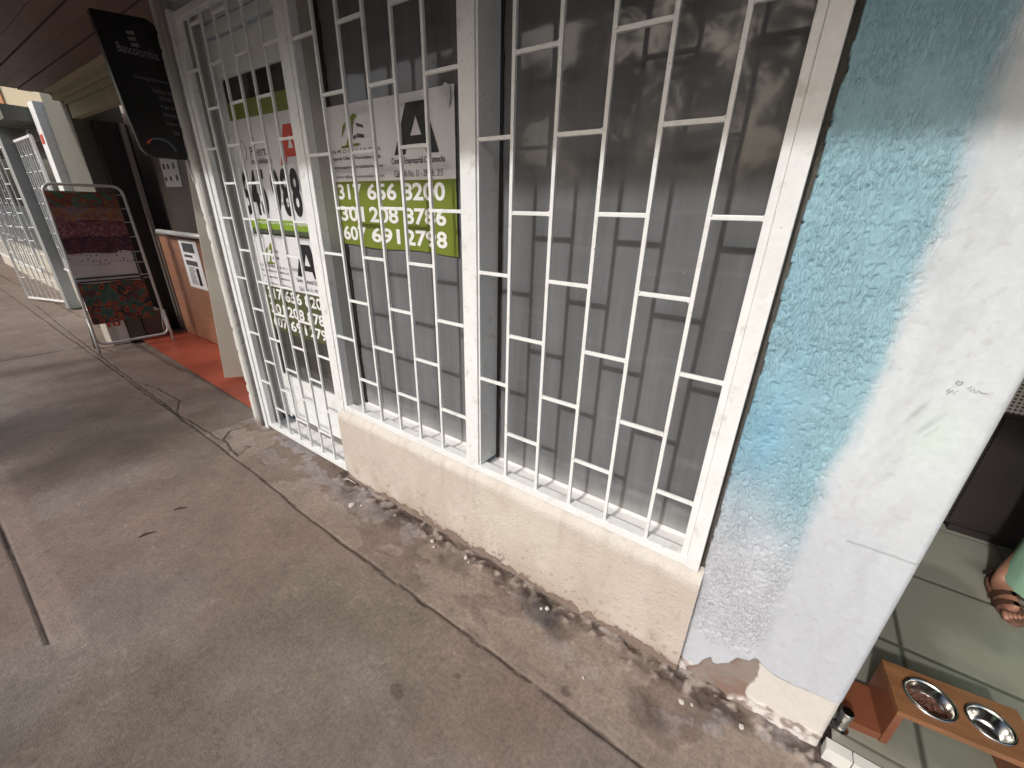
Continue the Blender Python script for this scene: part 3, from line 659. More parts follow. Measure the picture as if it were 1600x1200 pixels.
for k, (dz, dy) in enumerate(((.0, 0.), (-.024, .0), (-.046, .006))):
    obj('logo_bar', prism(NB(), [(-.150+dy,2.206+dz), (-.118+dy,2.212+dz), (-.116+dy,2.198+dz), (-.148+dy,2.192+dz)], 'x', XS+.0025, XS+.0036), M['sign_txt'], hs)
for s, a, b_, z in (('Consignaciones', -.168, -.030, 2.010), ('Retiros de', -.105, -.026, 1.965), ('efectivo', -.085, -.028, 1.937), ('Pago de', -.085, -.028, 1.895), ('facturas', -.084, -.030, 1.864), ('Seguros', -.082, -.034, 1.822), ('Giros', -.062, -.034, 1.782)):
    ST(s, a, b_, z, z+.020, 0)
M['arc_blue'] = mat('blue_grey_print', (.06,.09,.12), .5)
ac = arc(-.135, 1.69, .070, 118, 10, 14)+arc(-.138, 1.69, .060, 10, 118, 14)
obj('colour_arc', prism(NB(), ac, 'x', XS+.0025, XS+.0034), M['arc_blue'], hs)
ac = arc(-.135, 1.69, .070, 145, 119, 6)+arc(-.138, 1.69, .060, 119, 145, 6)
obj('colour_arc', prism(NB(), ac, 'x', XS+.0025, XS+.0034), M['red_ink'], hs)
hs = hs0
obj('bracket', prism(NB(), [(-.03,1.69), (-.012,1.73), (-.012,1.60), (-.018,1.56)], 'x', XS-.025, XS-.012), M['alu'], hs)

# ------------------------------------------------------------------ neighbouring shop: floor, counter, doors
me = grid_mesh('f', *np.meshgrid(np.linspace(-6.4, -2.97, 200), np.linspace(.0, 1.0, 60)), np.zeros((60, 200)))
def shop_floor():
    x = np.linspace(-6.0, -2.974, 160); t_ = np.linspace(0, 1, 40); U, T = np.meshgrid(x, t_)
    y0 = .06+.03*(-U-3.0); Yy = lerp(y0, .95, T)
    Zz = np.full_like(U, .006)
    for jx in (-3.3, -3.75, -4.2, -4.65, -5.1, -5.55): Zz -= .003*(np.abs(U-jx) < .012)
    o_ = link('shop_floor', grid_mesh('shop_floor', U, Yy, Zz), M['orange_floor'])
    tag(o_, 'orange red tiled floor of the neighbouring shop, level with the pavement', None, None, 'structure')
shop_floor()
ct = thing('counter', 'orange brown wooden shop counter with a steel rail along its top', 'counter')
obj('front', B(-5.93, -4.0, .58, .62, .02, 1.115), M['counter'], ct); obj('top', B(-5.95, -3.98, .565, .74, 1.115, 1.14), M['dark_wood'], ct)
tb = tube(NB(), [(-5.62,.50,1.165), (-4.3,.50,1.165)], .024, 14); obj('rail', tb, M['alu'], ct, smooth=True)
tb = tube(NB(), [(-5.60,.50,1.16), (-5.60,.57,1.11)], .012, 8); obj('bracket', tb, M['alu'], ct)
obj('end_post', B(-5.98, -5.935, .57, .62, .0, 1.10), M['dark_wood'], ct)
ps = thing('notice', 'printed white notice with black blocks taped to the counter front', 'notice')
psr = ps; ps = obj('sheet', B(-5.37, -4.93, .572, .5785, .62, 1.10), M['paper'], ps)
bb = NB()
for z0, z1, x0, x1 in ((.98,1.07,-5.30,-5.02), (.93,.955,-5.30,-5.1), (.85,.90,-5.30,-5.02)): box(bb, x0, x1, .570, .5715, z0, z1)
for k in range(14):
    z = .83-.013*k; box(bb, -5.28, -5.12-.04*random.random(), .570, .5715, z, z+.006)
obj('print', bb, M['grey_ink'], ps)
bb = NB(); box(bb, -5.10, -5.03, .570, .5715, .655, .83); obj('print', bb, M['black_ink'], ps)
dd = thing('door', 'charcoal double door at the back of the neighbouring shop, a paper taped to it', 'door')
obj('leaf', B(-6.2, -4.9, .80, .84, .02, 2.18), M['charcoal'], dd); obj('leaf', B(-4.88, -3.0, .80, .84, .02, 2.18), M['charcoal'], dd)
bp_ = thing('panel', 'tall brown grey board panel between the grey pillar and the charcoal door', 'panel')
obj('board', B(-8.0, -6.24, .62, .66, .0, 2.2), M['brown_panel'], bp_)
pd = thing('notice', 'white paper with small pictures taped to the charcoal door behind the black sign', 'notice')
pd = obj('sheet', prism(NB(), [(-5.95,2.06), (-5.36,2.04), (-5.37,1.86), (-5.50,1.86), (-5.53,1.60), (-5.97,1.60)], 'y', .792, .795), M['paper'], pd)
bb = NB()
for k in range(10):
    x = -5.92+.14*(k % 3)+random.uniform(-.02, .02); z = 1.66+.11*(k//3); obj('picture', B(x, x+.05, .789, .791, z, z+.03+.03*random.random()), M['grey_ink'], pd)
hb = thing('lintel', 'yellowed cream lintel boards above the neighbouring shop front', 'lintel')
f = NB(); box(f, -6.3, -2.975, .28, .34, 2.19, 2.30); box(f, -6.3, -2.975, .26, .34, 2.306, 2.345); box(f, -6.5, -2.975, .22, .34, 2.35, 2.47); box(f, -6.4, -2.975, .15, .2199, 2.40, 2.5)
obj('boards', f, M['header'], hb)
bk = thing('back_wall', 'dim brown wall above the charcoal door in the neighbouring shop', 'wall')
obj('plaster', B(-8.0, -2.9, .86, .92, .0, 2.6), M['brown_panel'], bk)
cl_ = thing('folding_door', 'cream metal door leaf standing open beside the white pillar', 'door')
M['leaf_cream'] = mat('cream_door_enamel', (.72,.68,.58), .45, var=.05, vscale=4)
f = B(-.035, 0, 0, .34, 0, 2.32); lo_ = obj('leaf', f, M['leaf_cream'], cl_, bevel=.004)
cl_.location = (-3.905, .172, .045); cl_.rotation_euler = (R(-4.0), 0, R(-26))

# grey olive pillar and the shops further along
gp = thing('pillar', 'wide olive grey painted pillar behind the fabric rack', 'pillar')
obj('shaft', B(-7.22, -6.36, .28, .70, -.02, 2.5), M['olive_wall'], gp, bevel=.006)
obj('dark_joint', B(-6.358, -6.29, .42, .70, .0, 2.2), M['gasket'], gp)
wp = thing('post', 'sunlit white painted post with a red sticker, left of the olive grey pillar', 'post')
obj('shaft', B(-7.46, -7.24, .20, .42, -.02, 2.42), M['white_paint'], wp, bevel=.005)
obj('sticker', B(-7.42, -7.30, .1965, .199, 2.02, 2.11), M['red_ink'], wp)
fw = thing('shop_front', 'dim brown grey shop front with dark glass beyond the olive pillar', 'shop front')
obj('wall', B(-16, -7.48, .30, .40, .9, 2.30), M['brown_panel'], fw)
obj('parapet', B(-16, -7.48, .26, .36, -.02, .62), M['cream_metal'], fw)
obj('window', B(-15.6, -7.6, .285, .298, .64, 2.1), M['dark_glass'], fw)
obj('fascia', B(-16, -7.48, -.02, .40, 2.24, 2.38), M['olive_wall'], fw)
# conduits
cd = thing('conduit', 'thin white vertical pipe on the shop front beyond the olive pillar', 'pipe')
obj('pipe', tube(NB(), [(-7.9,.20,.1), (-7.9,.20,2.2)], .022, 10), M['white_paint'], cd, smooth=True)
obj('clamp', B(-7.97,-7.83,.17,.23,1.42,1.45), M['alu'], cd)
def panel_grille(name, label, x0, x1, y0, y1, z0, z1, n, grp):
    t_ = thing(name, label, 'grille', grp)
    d = Vector((x1-x0, y1-y0, 0)); f = NB()
    def P(u, z): return (x0+d.x*u, y0+d.y*u, z)
    for a, b_ in ((P(0, z0), P(1, z0)), (P(1, z0), P(1, z1)), (P(1, z1), P(0, z1)), (P(0, z1), P(0, z0))): tube(f, [a, b_], .018, 4)
    obj('frame', f, M['white_paint'], t_)
    for k in range(1, n+1):
        u = k/(n+1); obj('bar', tube(NB(), [P(u, z0), P(u, z1)], .008, 4), M['white_paint'], t_)
    for k in range(n+1):
        for q in range(5):
            z = z0+.30+.36*q+(.18 if k % 2 else 0)
            if z < z1: obj('crossbar', tube(NB(), [P(k/(n+1), z), P((k+1)/(n+1), z)], .007, 4), M['white_paint'], t_)
panel_grille('grille_gate', 'white barred gate leaf standing open onto the pavement, far left', -9.6, -8.75, -.20, .09, .06, 2.05, 7, 'far shop grilles')
panel_grille('window_grille', 'white barred window grille of the far shop just beyond the conduit', -8.7, -7.5, .14, .14, .55, 2.1, 8, 'far shop grilles')
panel_grille('window_grille', 'white barred grille furthest along the walk, at the left picture edge', -14.5, -10.2, .12, .12, .35, 2.1, 16, 'far shop grilles')
gpz = thing('post', 'pale grey steel post beside the open white gate leaf', 'post')
obj('shaft', B(-8.70, -8.50, .03, .15, .0, 2.24), M['blue_grey'], gpz)
obj('base_wall', B(-8.50, -7.48, .17, .255, -.02, .50), M['sill'], thing('low_wall', 'whitewashed low wall under the far barred window', 'wall'))

# sunlit houses seen beyond the end of the ceiling
hh = thing('house', 'sunlit pale yellow and orange upper house wall beyond the end of the arcade', 'house', None, (-12.0, .72, 2.40))
hh.rotation_euler = (0, 0, R(45))
obj('wall', B(.0, 4.0, .0, .5, .0, 3.0), M['yellow_wall'], hh); obj('wall', B(-4.0, -.002, -.02, .5, .0, 3.0), M['orange_wall'], hh)
obj('roof', B(-4.2, 4.2, -.3, .8, 3.0, 3.1), M['asphalt'], hh)
struct('far_ceiling', B(-17, -10.3, -1.2, .3, 2.392, 2.47), M['ceiling'], 'dark boarded ceiling of the arcade further along the walk')

# ------------------------------------------------------------------ fabric rack
rk = thing('display_rack', 'aluminium tube rack hung with rows of patterned fabric, on the pavement', 'rack')
XR = -5.75
def rrect(y0a, y1a, y0b, y1b, z0, z1, r, xtop=0.):
    pts = []
    for cy, cz, a0 in ((y1b-r, z1-r, 0), (y0b+r, z1-r, 90), (y0a+r, z0+r, 180), (y1a-r, z0+r, 270)):
        for a in np.linspace(a0, a0+90, 7):
            z = cz+r*math.sin(R(a)); pts.append((XR+xtop*(z-z0), cy+r*math.cos(R(a)), z))
    pts.append(pts[0]); return pts
obj('frame', tube(NB(), rrect(-.245, .365, -.205, .345, .075, 1.575, .07), .013, 10, False), M['alu'], rk, smooth=True)
for y, yb2 in ((-.245, -.265), (.368, .36)):
    obj('leg', tube(NB(), [(XR-.20, y, .005), (XR-.02, y, .34), (XR+.02, y, .34), (XR+.10, yb2, .005)], .013, 8), M['alu'], rk, smooth=True)
rungs = [1.50, 1.375, 1.25, 1.11, .965, .86, .735, .70]
for z in rungs: obj('rung', tube(NB(), [(XR, -.222, z), (XR, .345, z)], .005, 6), M['alu'], rk, smooth=True)

def fabric_mat(name, base, spots, scale, thr=.35, base2=None):
    m_ = bpy.data.materials.new(name); m_.use_nodes = True; n = m_.node_tree; b_ = n.nodes['Principled BSDF']; b_.inputs['Roughness'].default_value = .9; L = n.links.new
    tc = n.nodes.new('ShaderNodeTexCoord'); src = None
    rgb = n.nodes.new('ShaderNodeRGB'); rgb.outputs[0].default_value = (*base, 1); src = rgb.outputs[0]
    if base2:
        nz = n.nodes.new('ShaderNodeTexNoise'); nz.inputs['Scale'].default_value = scale*.45; L(tc.outputs['Object'], nz.inputs[0])
        rp = n.nodes.new('ShaderNodeValToRGB'); rp.color_ramp.interpolation = 'CONSTANT'; rp.color_ramp.elements[0].color = (*base, 1)
        for i, c in enumerate(base2):
            e = rp.color_ramp.elements.new(.40+.09*i) if i < len(base2)-1 else rp.color_ramp.elements[-1]
            e.position = .40+.09*i; e.color = (*c, 1)
        L(nz.outputs[0], rp.inputs[0]); src = rp.outputs[0]
    for k, (c, rad) in enumerate(spots):
        vo = n.nodes.new('ShaderNodeTexVoronoi'); vo.inputs['Scale'].default_value = scale; L(tc.outputs['Object'], vo.inputs['Vector'])
        lt = n.nodes.new('ShaderNodeMath'); lt.operation = 'LESS_THAN'; lt.inputs[1].default_value = rad; L(vo.outputs['Distance'], lt.inputs[0])
        mx = n.nodes.new('ShaderNodeMix'); mx.data_type = 'RGBA'; L(lt.outputs[0], mx.inputs[0]); L(src, mx.inputs[6]); mx.inputs[7].default_value = (*c, 1); src = mx.outputs[2]
    L(src, b_.inputs['Base Color']); return m_
FM = [fabric_mat('rainbow_print', (.06,.14,.07), [((.25,.07,.035), .22)], 40, base2=[(.06,.12,.08), (.17,.04,.035), (.20,.09,.03), (.05,.09,.12)]),
      fabric_mat('faded_flower_print', (.22,.10,.10), [((.24,.17,.16), .26)], 30, base2=[(.17,.13,.13), (.26,.11,.05), (.18,.075,.08)]),
      fabric_mat('dusty_pink_print', (.17,.06,.075), [((.26,.17,.17), .24)], 26, base2=[(.15,.05,.06), (.20,.09,.09), (.12,.03,.04)]),
      fabric_mat('plum_print', (.055,.02,.035), [((.15,.09,.10), .22)], 28, base2=[(.055,.02,.035), (.09,.03,.04)]),
      fabric_mat('dotted_white_print', (.50,.44,.45), [((.02,.02,.02), .26)], 38),
      fabric_mat('plain_white_cloth', (.52,.48,.48), [((.30,.26,.26), .08)], 30),
      fabric_mat('striped_cloth', (.50,.48,.48), [], 20),
      fabric_mat('poppy_print', (.03,.07,.06), [((.24,.09,.03), .42), ((.21,.035,.035), .30), ((.08,.012,.016), .14)], 17, base2=[(.05,.10,.08), (.10,.04,.04), (.03,.03,.035)])]
FL = [('rainbow coloured fabric strip on the top rung of the rack', 1.50, 1.385), ('faded orange and grey flowered fabric on the second rung', 1.40, 1.26), ('dusty pink fabric with pale birds on the third rung', 1.275, 1.115),
      ('dark plum fabric below the dusty pink one on the rack', 1.13, .965), ('white fabric dotted with black spots on the rack', .985, .86), ('plain off white fabric below the dotted one on the rack', .875, .745),
      ('white fabric edged with two black stripes on the rack', .755, .685), ('long dark fabric printed with red poppies at the bottom of the rack', .70, .285)]
for k, ((lab, z1, z0), fm) in enumerate(zip(FL, FM)):
    ft = thing('fabric', lab, 'fabric', 'fabrics on the display rack')
    yl = -.205-.022*(1.5-z1); yr = .285 if k < 4 else .26
    if k == 7: yr = .29
    n = 26; front = []
    U, Vv = np.meshgrid(np.linspace(yl, yr, 40), np.linspace(0, 1, n))
    zz_ = z1+.006-(z1-z0)*Vv+.006*np.sin(U*17+k)*Vv
    xx_ = XR+.012+.006*np.sqrt(np.clip(Vv*6, 0, 1))+.004*np.sin(U*26+k*2)*Vv+.012*Vv*(.5+.5*np.sin(U*9+k))+(7-k)*.0006
    link('cloth', grid_mesh('cloth', xx_, U, zz_), fm, ft)
    link('back_fold', grid_mesh('back_fold', 2*(XR)-xx_-.004, U+.01, z1+.006-(z1-z0)*.8*Vv), fm, ft)
    tp_ = NB(); tube(tp_, [(XR, yl, z1+.004), (XR, yr, z1+.004)], .016, 8); obj('top_fold', tp_, fm, ft, smooth=True)
    if k == 6:
        for z in (.735, .700): obj('stripe', B(XR+.034, XR+.037, yl, yr, z, z+.014), M['black_ink'], ft)
# cartons under the rack
cb = thing('carton', 'cream cardboard carton with an orange printed number, under the rack', 'carton')
f = B(-6.20, -5.93, -.10, .055, .004, .29); obj('box', f, M['cream_metal'], cb, bevel=.004)
obj('white_side', B(-5.9295, -5.926, -.03, .05, .006, .285), M['white_tile'], cb)
link('number', put(text_mesh('10', .03), (-.085, .02, .20, .26), 'x', -5.929, None, .0035), M['red_ink'], cb)
cb2 = thing('carton', 'plain grey cardboard carton under the rack, beside the printed one', 'carton')
obj('box', B(-6.25, -5.95, .065, .20, .004, .27), M['olive_wall'], cb2, bevel=.004)
cb3 = thing('carton', 'dark maroon box under the right end of the rack', 'carton')
obj('box', B(-6.3, -5.98, .215, .42, .008, .30), M['dark_wood'], cb3, bevel=.004)

# ------------------------------------------------------------------ pet shop on the right: floor, step, bowl stand, person
x = np.linspace(.405, 4.0, 500); y = np.linspace(.012, 2.9, 400); U, T = np.meshgrid(x, y)
jx = np.abs(((U-.618+.225) % .45)-.225); jy = np.abs(((T-.05+.225) % .45)-.225)
gr = np.minimum(jx, jy) < .0045
tc_ = lerp(np.broadcast_to(np.array(S(138,139,127)), U.shape+(3,)), np.array(S(118,119,108)), sstep(.35, .65, fbm(U*5, T*5, 601))[..., None])
tid = vnoise(np.floor((U-.618)/.45)*1.37+.5, np.floor((T-.05)/.45)*1.71+.5, 605); tc_ = tc_*(1+.10*(tid-.5))[..., None]
tc_ = np.where(gr[..., None], tc_*.35, tc_)
o_ = link('tiled_floor', grid_mesh('tiled_floor', U, T, np.full_like(U, .052)-.002*gr, tc_), M['tile']); tag(o_, 'pale green tiled floor inside the shop on the right, one step up', None, None, 'structure')
f = NB()
for a, b_ in ((.392, .452), (.455, .76), (.763, 1.07), (1.073, 1.4), (1.403, 1.75)): box(f, a, b_, -.022, .0105, -.01, .051)
struct('doorstep', f, M['white_tile'], 'white tiled doorstep edge of the shop on the right')
st = thing('bowl_stand', 'orange varnished wooden pet bowl stand on the tiled floor', 'pet bowl stand', None, (.517, .085, .052))
st.rotation_euler = (0, 0, R(7.5))
bc1, bc2 = (.088, .080), (.212, .077); r1, r2_ = .0535, .0455
def circ(c, r, n=40): return [(c[0]+r*math.cos(2*math.pi*k/n), c[1]+r*math.sin(2*math.pi*k/n)) for k in range(n)]
me = poly_mesh([rect(0, .298, 0, .160), circ(bc1, r1), circ(bc2, r2_)])
bmt = NB(); bmt.from_mesh(me); ret = bmesh.ops.extrude_face_region(bmt, geom=bmt.faces[:])
bmesh.ops.translate(bmt, vec=(0, 0, .018), verts=[e for e in ret['geom'] if isinstance(e, bmesh.types.BMVert)])
bmesh.ops.translate(bmt, vec=(0, 0, .130), verts=bmt.verts[:]); bmesh.ops.recalc_face_normals(bmt, faces=bmt.faces[:])
obj('top', bmt, M['wood'], st)
obj('end_panel', B(.0005, .018, .001, .159, 0, .130), M['wood_red'], st); obj('end_panel', B(.28, .2975, .001, .159, 0, .130), M['wood_red'], st)
obj('foot_board', B(-.085, .0, .004, .150, .0, .028), M['wood_red'], st)
def bowl(c, r, label, food):
    w_ = thing('pet_bowl', label, 'bowl', 'steel bowls in the stand')
    a = R(7.5); cx = .517+c[0]*math.cos(a)-c[1]*math.sin(a); cy = .085+c[0]*math.sin(a)+c[1]*math.cos(a); z = .2005
    pf = [(r*.05, z-.040), (r*.55, z-.040), (r*.72, z-.036), (r*.84, z-.024), (r*.92, z-.004), (r*.97, z+.004), (r*1.05, z+.0055), (r*1.12, z+.002), (r*1.11, z), (r*.99, z-.002), (r*.93, z-.012), (r*.86, z-.028), (r*.74, z-.041), (r*.5, z-.0445), (r*.05, z-.0445)]
    obj('shell', lathe(NB(), pf, cx, cy, 48), M['chrome'], w_, smooth=True)
    obj('base', lathe(NB(), [(.0005, z-.0401), (r*.3, z-.0401)], cx, cy, 24), M['chrome'], w_)
    if food:
        nn_ = 90; pts = NB(); rnd = random.Random(3)
        for _ in range(nn_):
            q = rnd.random()**.5*r*.78; an = rnd.random()*6.283; s_ = .0045+.002*rnd.random()
            mt_ = Matrix.Translation((cx+q*math.cos(an), cy+q*math.sin(an), z-.034+.012*rnd.random()*(1-q/r)))
            bmesh.ops.create_icosphere(pts, subdivisions=1, radius=s_, matrix=mt_)
        lathe(pts, [(.0005, z-.031), (r*.80, z-.031)], cx, cy, 32)
        obj('kibble', pts, M['kibble'], w_)
    return w_
bowl(bc1, r1, 'larger steel bowl half full of brown kibble, left in the wooden stand', True)
bowl(bc2, r2_, 'smaller empty steel bowl, right in the wooden stand', False)
dsx, dsy = .424, .060
ds = thing('door_stop', 'short round steel door stop on the tile beside the white wall corner', 'door stop')
obj('post', lathe(NB(), [(.0005, .052), (.021, .052), (.021, .058), (.013, .060), (.013, .112), (.016, .113), (.016, .128), (.014, .131), (.0005, .131)], dsx, dsy, 24), M['chrome'], ds, smooth=False)

iw = thing('room_wall', 'dark inner walls of the shop on the right', 'wall')
f = NB(); box(f, .30, 4.0, 2.9, 3.0, 0, 2.6); box(f, 4.0, 4.1, .3, 3.0, 0, 2.6); box(f, .30, .3845, .401, 2.9, 0, 2.6)
obj('plaster', f, M['dark_int'], iw)
obj('ceiling_slab', B(.30, 4.1, .0, 3.0, 2.45, 2.55), M['dark_int'], iw)
kb = thing('cabinet', 'low black brown cabinet in the dim shop behind the person', 'cabinet')
f = NB(); box(f, .86, 2.4, 1.40, 1.9, .11, .70); box(f, .90, 2.36, 1.43, 1.88, .052, .11); obj('body', f, M['black_cab'], kb)
obj('door', B(.875, 1.60, 1.388, 1.3995, .13, .68), M['black_cab'], kb); obj('door', B(1.61, 2.38, 1.388, 1.3995, .13, .68), M['black_cab'], kb)
# perforated white crate on the cabinet
pc = thing('pet_crate', 'white perforated plastic crate standing on the black cabinet', 'crate')
mp = mat('white_perforated_plastic', (.62,.62,.62), .5)
n = mp.node_tree; b_ = n.nodes['Principled BSDF']; tcn = n.nodes.new('ShaderNodeTexCoord'); mpg = n.nodes.new('ShaderNodeMapping'); mpg.inputs['Scale'].default_value = (62, 62, 62)
fr = n.nodes.new('ShaderNodeVectorMath'); fr.operation = 'FRACTION'; sb = n.nodes.new('ShaderNodeVectorMath'); sb.operation = 'SUBTRACT'; sb.inputs[1].default_value = (.5, .5, .5)
mu = n.nodes.new('ShaderNodeVectorMath'); mu.operation = 'MULTIPLY'; mu.inputs[1].default_value = (1, 0, 1); ln_ = n.nodes.new('ShaderNodeVectorMath'); ln_.operation = 'LENGTH'
lt = n.nodes.new('ShaderNodeMath'); lt.operation = 'LESS_THAN'; lt.inputs[1].default_value = .30; mx = n.nodes.new('ShaderNodeMix'); mx.data_type = 'RGBA'; mx.inputs[6].default_value = (.62,.62,.62,1); mx.inputs[7].default_value = (.08,.08,.085,1)
L = n.links.new; L(tcn.outputs['Object'], mpg.inputs[0]); L(mpg.outputs[0], fr.inputs[0]); L(fr.outputs[0], sb.inputs[0]); L(sb.outputs[0], mu.inputs[0]); L(mu.outputs[0], ln_.inputs[0]); L(ln_.outputs['Value'], lt.inputs[0]); L(lt.outputs[0], mx.inputs[0]); L(mx.outputs[2], b_.inputs['Base Color'])
obj('shell', B(.87, 1.7, 1.41, 1.85, .7005, 1.25), mp, pc); obj('rim', B(.86, 1.71, 1.40, 1.86, 1.25, 1.28), M['white_tile'], pc)

# person in mint green scrubs: only a sandal and a trouser leg reach into the picture
def skin_mesh(name, verts, edges, radii, m_, parent, sub=2):
    me = bpy.data.meshes.new(name); me.from_pydata(verts, edges, []); ob = bpy.data.objects.new(name, me); C.objects.link(ob)
    sk = ob.modifiers.new('s', 'SKIN'); sv = me.skin_vertices[0].data
    for i, r_ in enumerate(radii): sv[i].radius = r_ if isinstance(r_, tuple) else (r_, r_)
    sv[0].use_root = True
    ss = ob.modifiers.new('d', 'SUBSURF'); ss.levels = sub; ss.render_levels = sub
    bpy.context.view_layer.update(); me2 = bpy.data.meshes.new_from_object(ob.evaluated_get(bpy.context.evaluated_depsgraph_get()))
    bpy.data.objects.remove(ob); me2.name = name
    for p in me2.polygons: p.use_smooth = True
    return link(name, me2, m_, parent)
FZ = .052
pr = thing('person', 'person in mint green trousers and brown sandals standing in the shop on the right', 'person')
V_ = [(1.13,1.06,.98), (1.13,1.05,1.14), (1.13,1.05,1.32), (1.13,1.05,1.42), (1.13,1.04,1.50), (1.13,1.02,1.59), (1.13,1.01,1.67),       # pelvis..head
      (1.06,1.06,.92), (1.06,1.05,.54), (1.0,1.085,.14), (.985,1.06,.085), (.985,.98,.078), (.99,.92,.072),                        # leg on the left of the picture
      (1.21,1.06,.92), (1.235,1.04,.54), (1.245,1.085,.14), (1.255,1.06,.085), (1.265,.98,.078), (1.275,.92,.072),
      (.96,1.05,1.38), (.91,1.04,1.12), (.95,.93,.95), (.96,.88,.90), (1.30,1.05,1.38), (1.35,1.04,1.12), (1.31,.93,.95), (1.30,.88,.90)]
E_ = [(0,1),(1,2),(2,3),(3,4),(4,5),(5,6),(0,7),(7,8),(8,9),(9,10),(10,11),(11,12),(0,13),(13,14),(14,15),(15,16),(16,17),(17,18),(2,19),(19,20),(20,21),(21,22),(2,23),(23,24),(24,25),(25,26)]
RR = [(.14,.10),(.13,.09),(.15,.095),(.06,.06),(.055,.055),(.075,.09),(.06,.075), .085,.06,.036,.036,(.040,.024),(.036,.016), .085,.06,.036,.036,(.040,.024),(.036,.016), .052,.042,.030,.026, .052,.042,.030,.026]
skin_mesh('body', V_, E_, RR, M['skin'], pr)
# toes and fingers
def digits(base, dirs, rad, name):
    b = NB()
    for (bx, by, bz), (dx, dy, dz), r_ in zip(base, dirs, rad):
        tube(b, [(bx, by, bz), (bx+dx*.55, by+dy*.55, bz+dz*.4), (bx+dx, by+dy, bz+dz)], [r_, r_*.98, r_*.72], 8)
    return b
for fx in (.990, 1.275):
    k = 1 if fx > 1.1 else -1
    obj('toes', digits([(fx+(-.028+.014*i)*-k, .905+.004*i, .072) for i in range(5)], [(0, -.036+.005*i, -.008) for i in range(5)], [.0105, .0085, .008, .0075, .007], 't'), M['skin'], pr, smooth=True)
for hx in (.96, 1.30):
    k = 1 if hx < 1.1 else -1
    fb = digits([(hx+(-.022+.015*i)*k, .865, .885) for i in range(4)]+[(hx+.03*k, .88, .905)], [(0, -.03, -.062+.006*abs(i-1.2)) for i in range(4)]+[(.022*k, -.025, -.03)], [.0088, .009, .0088, .0078, .0098], 'f')
    obj('fingers', fb, M['skin'], pr, smooth=True)
def loft(name, rings, m_, parent, seg=28, wrinkle=.0, seed=0):
    b = NB(); rs = []
    for cx, cy, z, rx, ry in rings:
        rs.append([b.verts.new((cx+(rx+wrinkle*math.sin(k*1.7+z*31+seed))*math.cos(2*math.pi*k/seg), cy+(ry+wrinkle*math.sin(k*2.3+z*17))*math.sin(2*math.pi*k/seg), z+wrinkle*.8*math.sin(k*.9+seed))) for k in range(seg)])
    for a, c in zip(rs, rs[1:]):
        for k in range(seg): b.faces.new((a[k], a[(k+1) % seg], c[(k+1) % seg], c[k]))
    bmesh.ops.recalc_face_normals(b, faces=b.faces[:]); return obj(name, b, m_, parent, smooth=True)
for lx, lx0 in ((1.068, 1.06), (1.245, 1.205)):
    loft('trouser_leg', [(lx, 1.072, .105, .090, .105), (lx, 1.07, .16, .090, .102), (lx, 1.06, .34, .092, .096), (lx, 1.05, .54, .092, .092), (lx0, 1.055, .80, .105, .105), (lx0, 1.06, .95, .112, .115)], M['scrubs'], pr, 32, .0035, lx)
loft('tunic', [(1.13, 1.055, .80, .195, .145), (1.13, 1.055, 1.0, .175, .130), (1.13, 1.05, 1.18, .165, .118), (1.13, 1.05, 1.32, .185, .115), (1.13, 1.05, 1.40, .16, .09), (1.13, 1.045, 1.435, .072, .07)], M['scrubs'], pr, 32, .003, 2)
for sx, ex in ((.955, .915), (1.305, 1.345)):
    loft('sleeve', [(sx+(.03 if sx < 1.1 else -.03), 1.05, 1.405, .050, .058), (sx, 1.05, 1.36, .062, .062), ((sx+ex)/2, 1.047, 1.27, .060, .060), (ex, 1.042, 1.16, .060, .058)], M['scrubs'], pr, 24, .002, 5)
hb_ = NB(); bmesh.ops.create_uvsphere(hb_, u_segments=24, v_segments=14, radius=1., matrix=Matrix.Translation((1.13, 1.035, 1.655)) @ Matrix.Diagonal((.088, .098, .095, 1))); obj('hair', hb_, M['hair'], pr, smooth=True)
fb = NB(); bmesh.ops.create_uvsphere(fb, u_segments=24, v_segments=16, radius=1., matrix=Matrix.Translation((1.13, .995, 1.605)) @ Matrix.Diagonal((.070, .072, .098, 1))); tube(fb, [(1.13,.925,1.635), (1.13,.908,1.595), (1.13,.925,1.588)], [.007, .012, .008], 8)
for s_ in (-1, 1): bmesh.ops.create_uvsphere(fb, u_segments=10, v_segments=8, radius=1., matrix=Matrix.Translation((1.13+s_*.078, 1.02, 1.605)) @ Matrix.Diagonal((.010, .018, .028, 1)))
obj('face', fb, M['skin'], pr, smooth=True)
for s_ in (-1, 1):
    eb = NB(); bmesh.ops.create_uvsphere(eb, u_segments=12, v_segments=8, radius=.010, matrix=Matrix.Translation((1.13+s_*.028, .933, 1.615)))
    ey = obj('eye', eb, M['white_ink'], pr, smooth=True)
    eb = NB(); bmesh.ops.create_uvsphere(eb, u_segments=12, v_segments=8, radius=.006, matrix=Matrix.Translation((1.13+s_*.028, .9265, 1.615))); obj('iris', eb, M['hair'], ey, smooth=True)
mb_ = NB(); tube(mb_, [(1.108,.931,1.555), (1.13,.925,1.552), (1.152,.931,1.555)], [.003, .006, .003], 8); obj('mouth', mb_, M['red_ink'], pr, smooth=True)
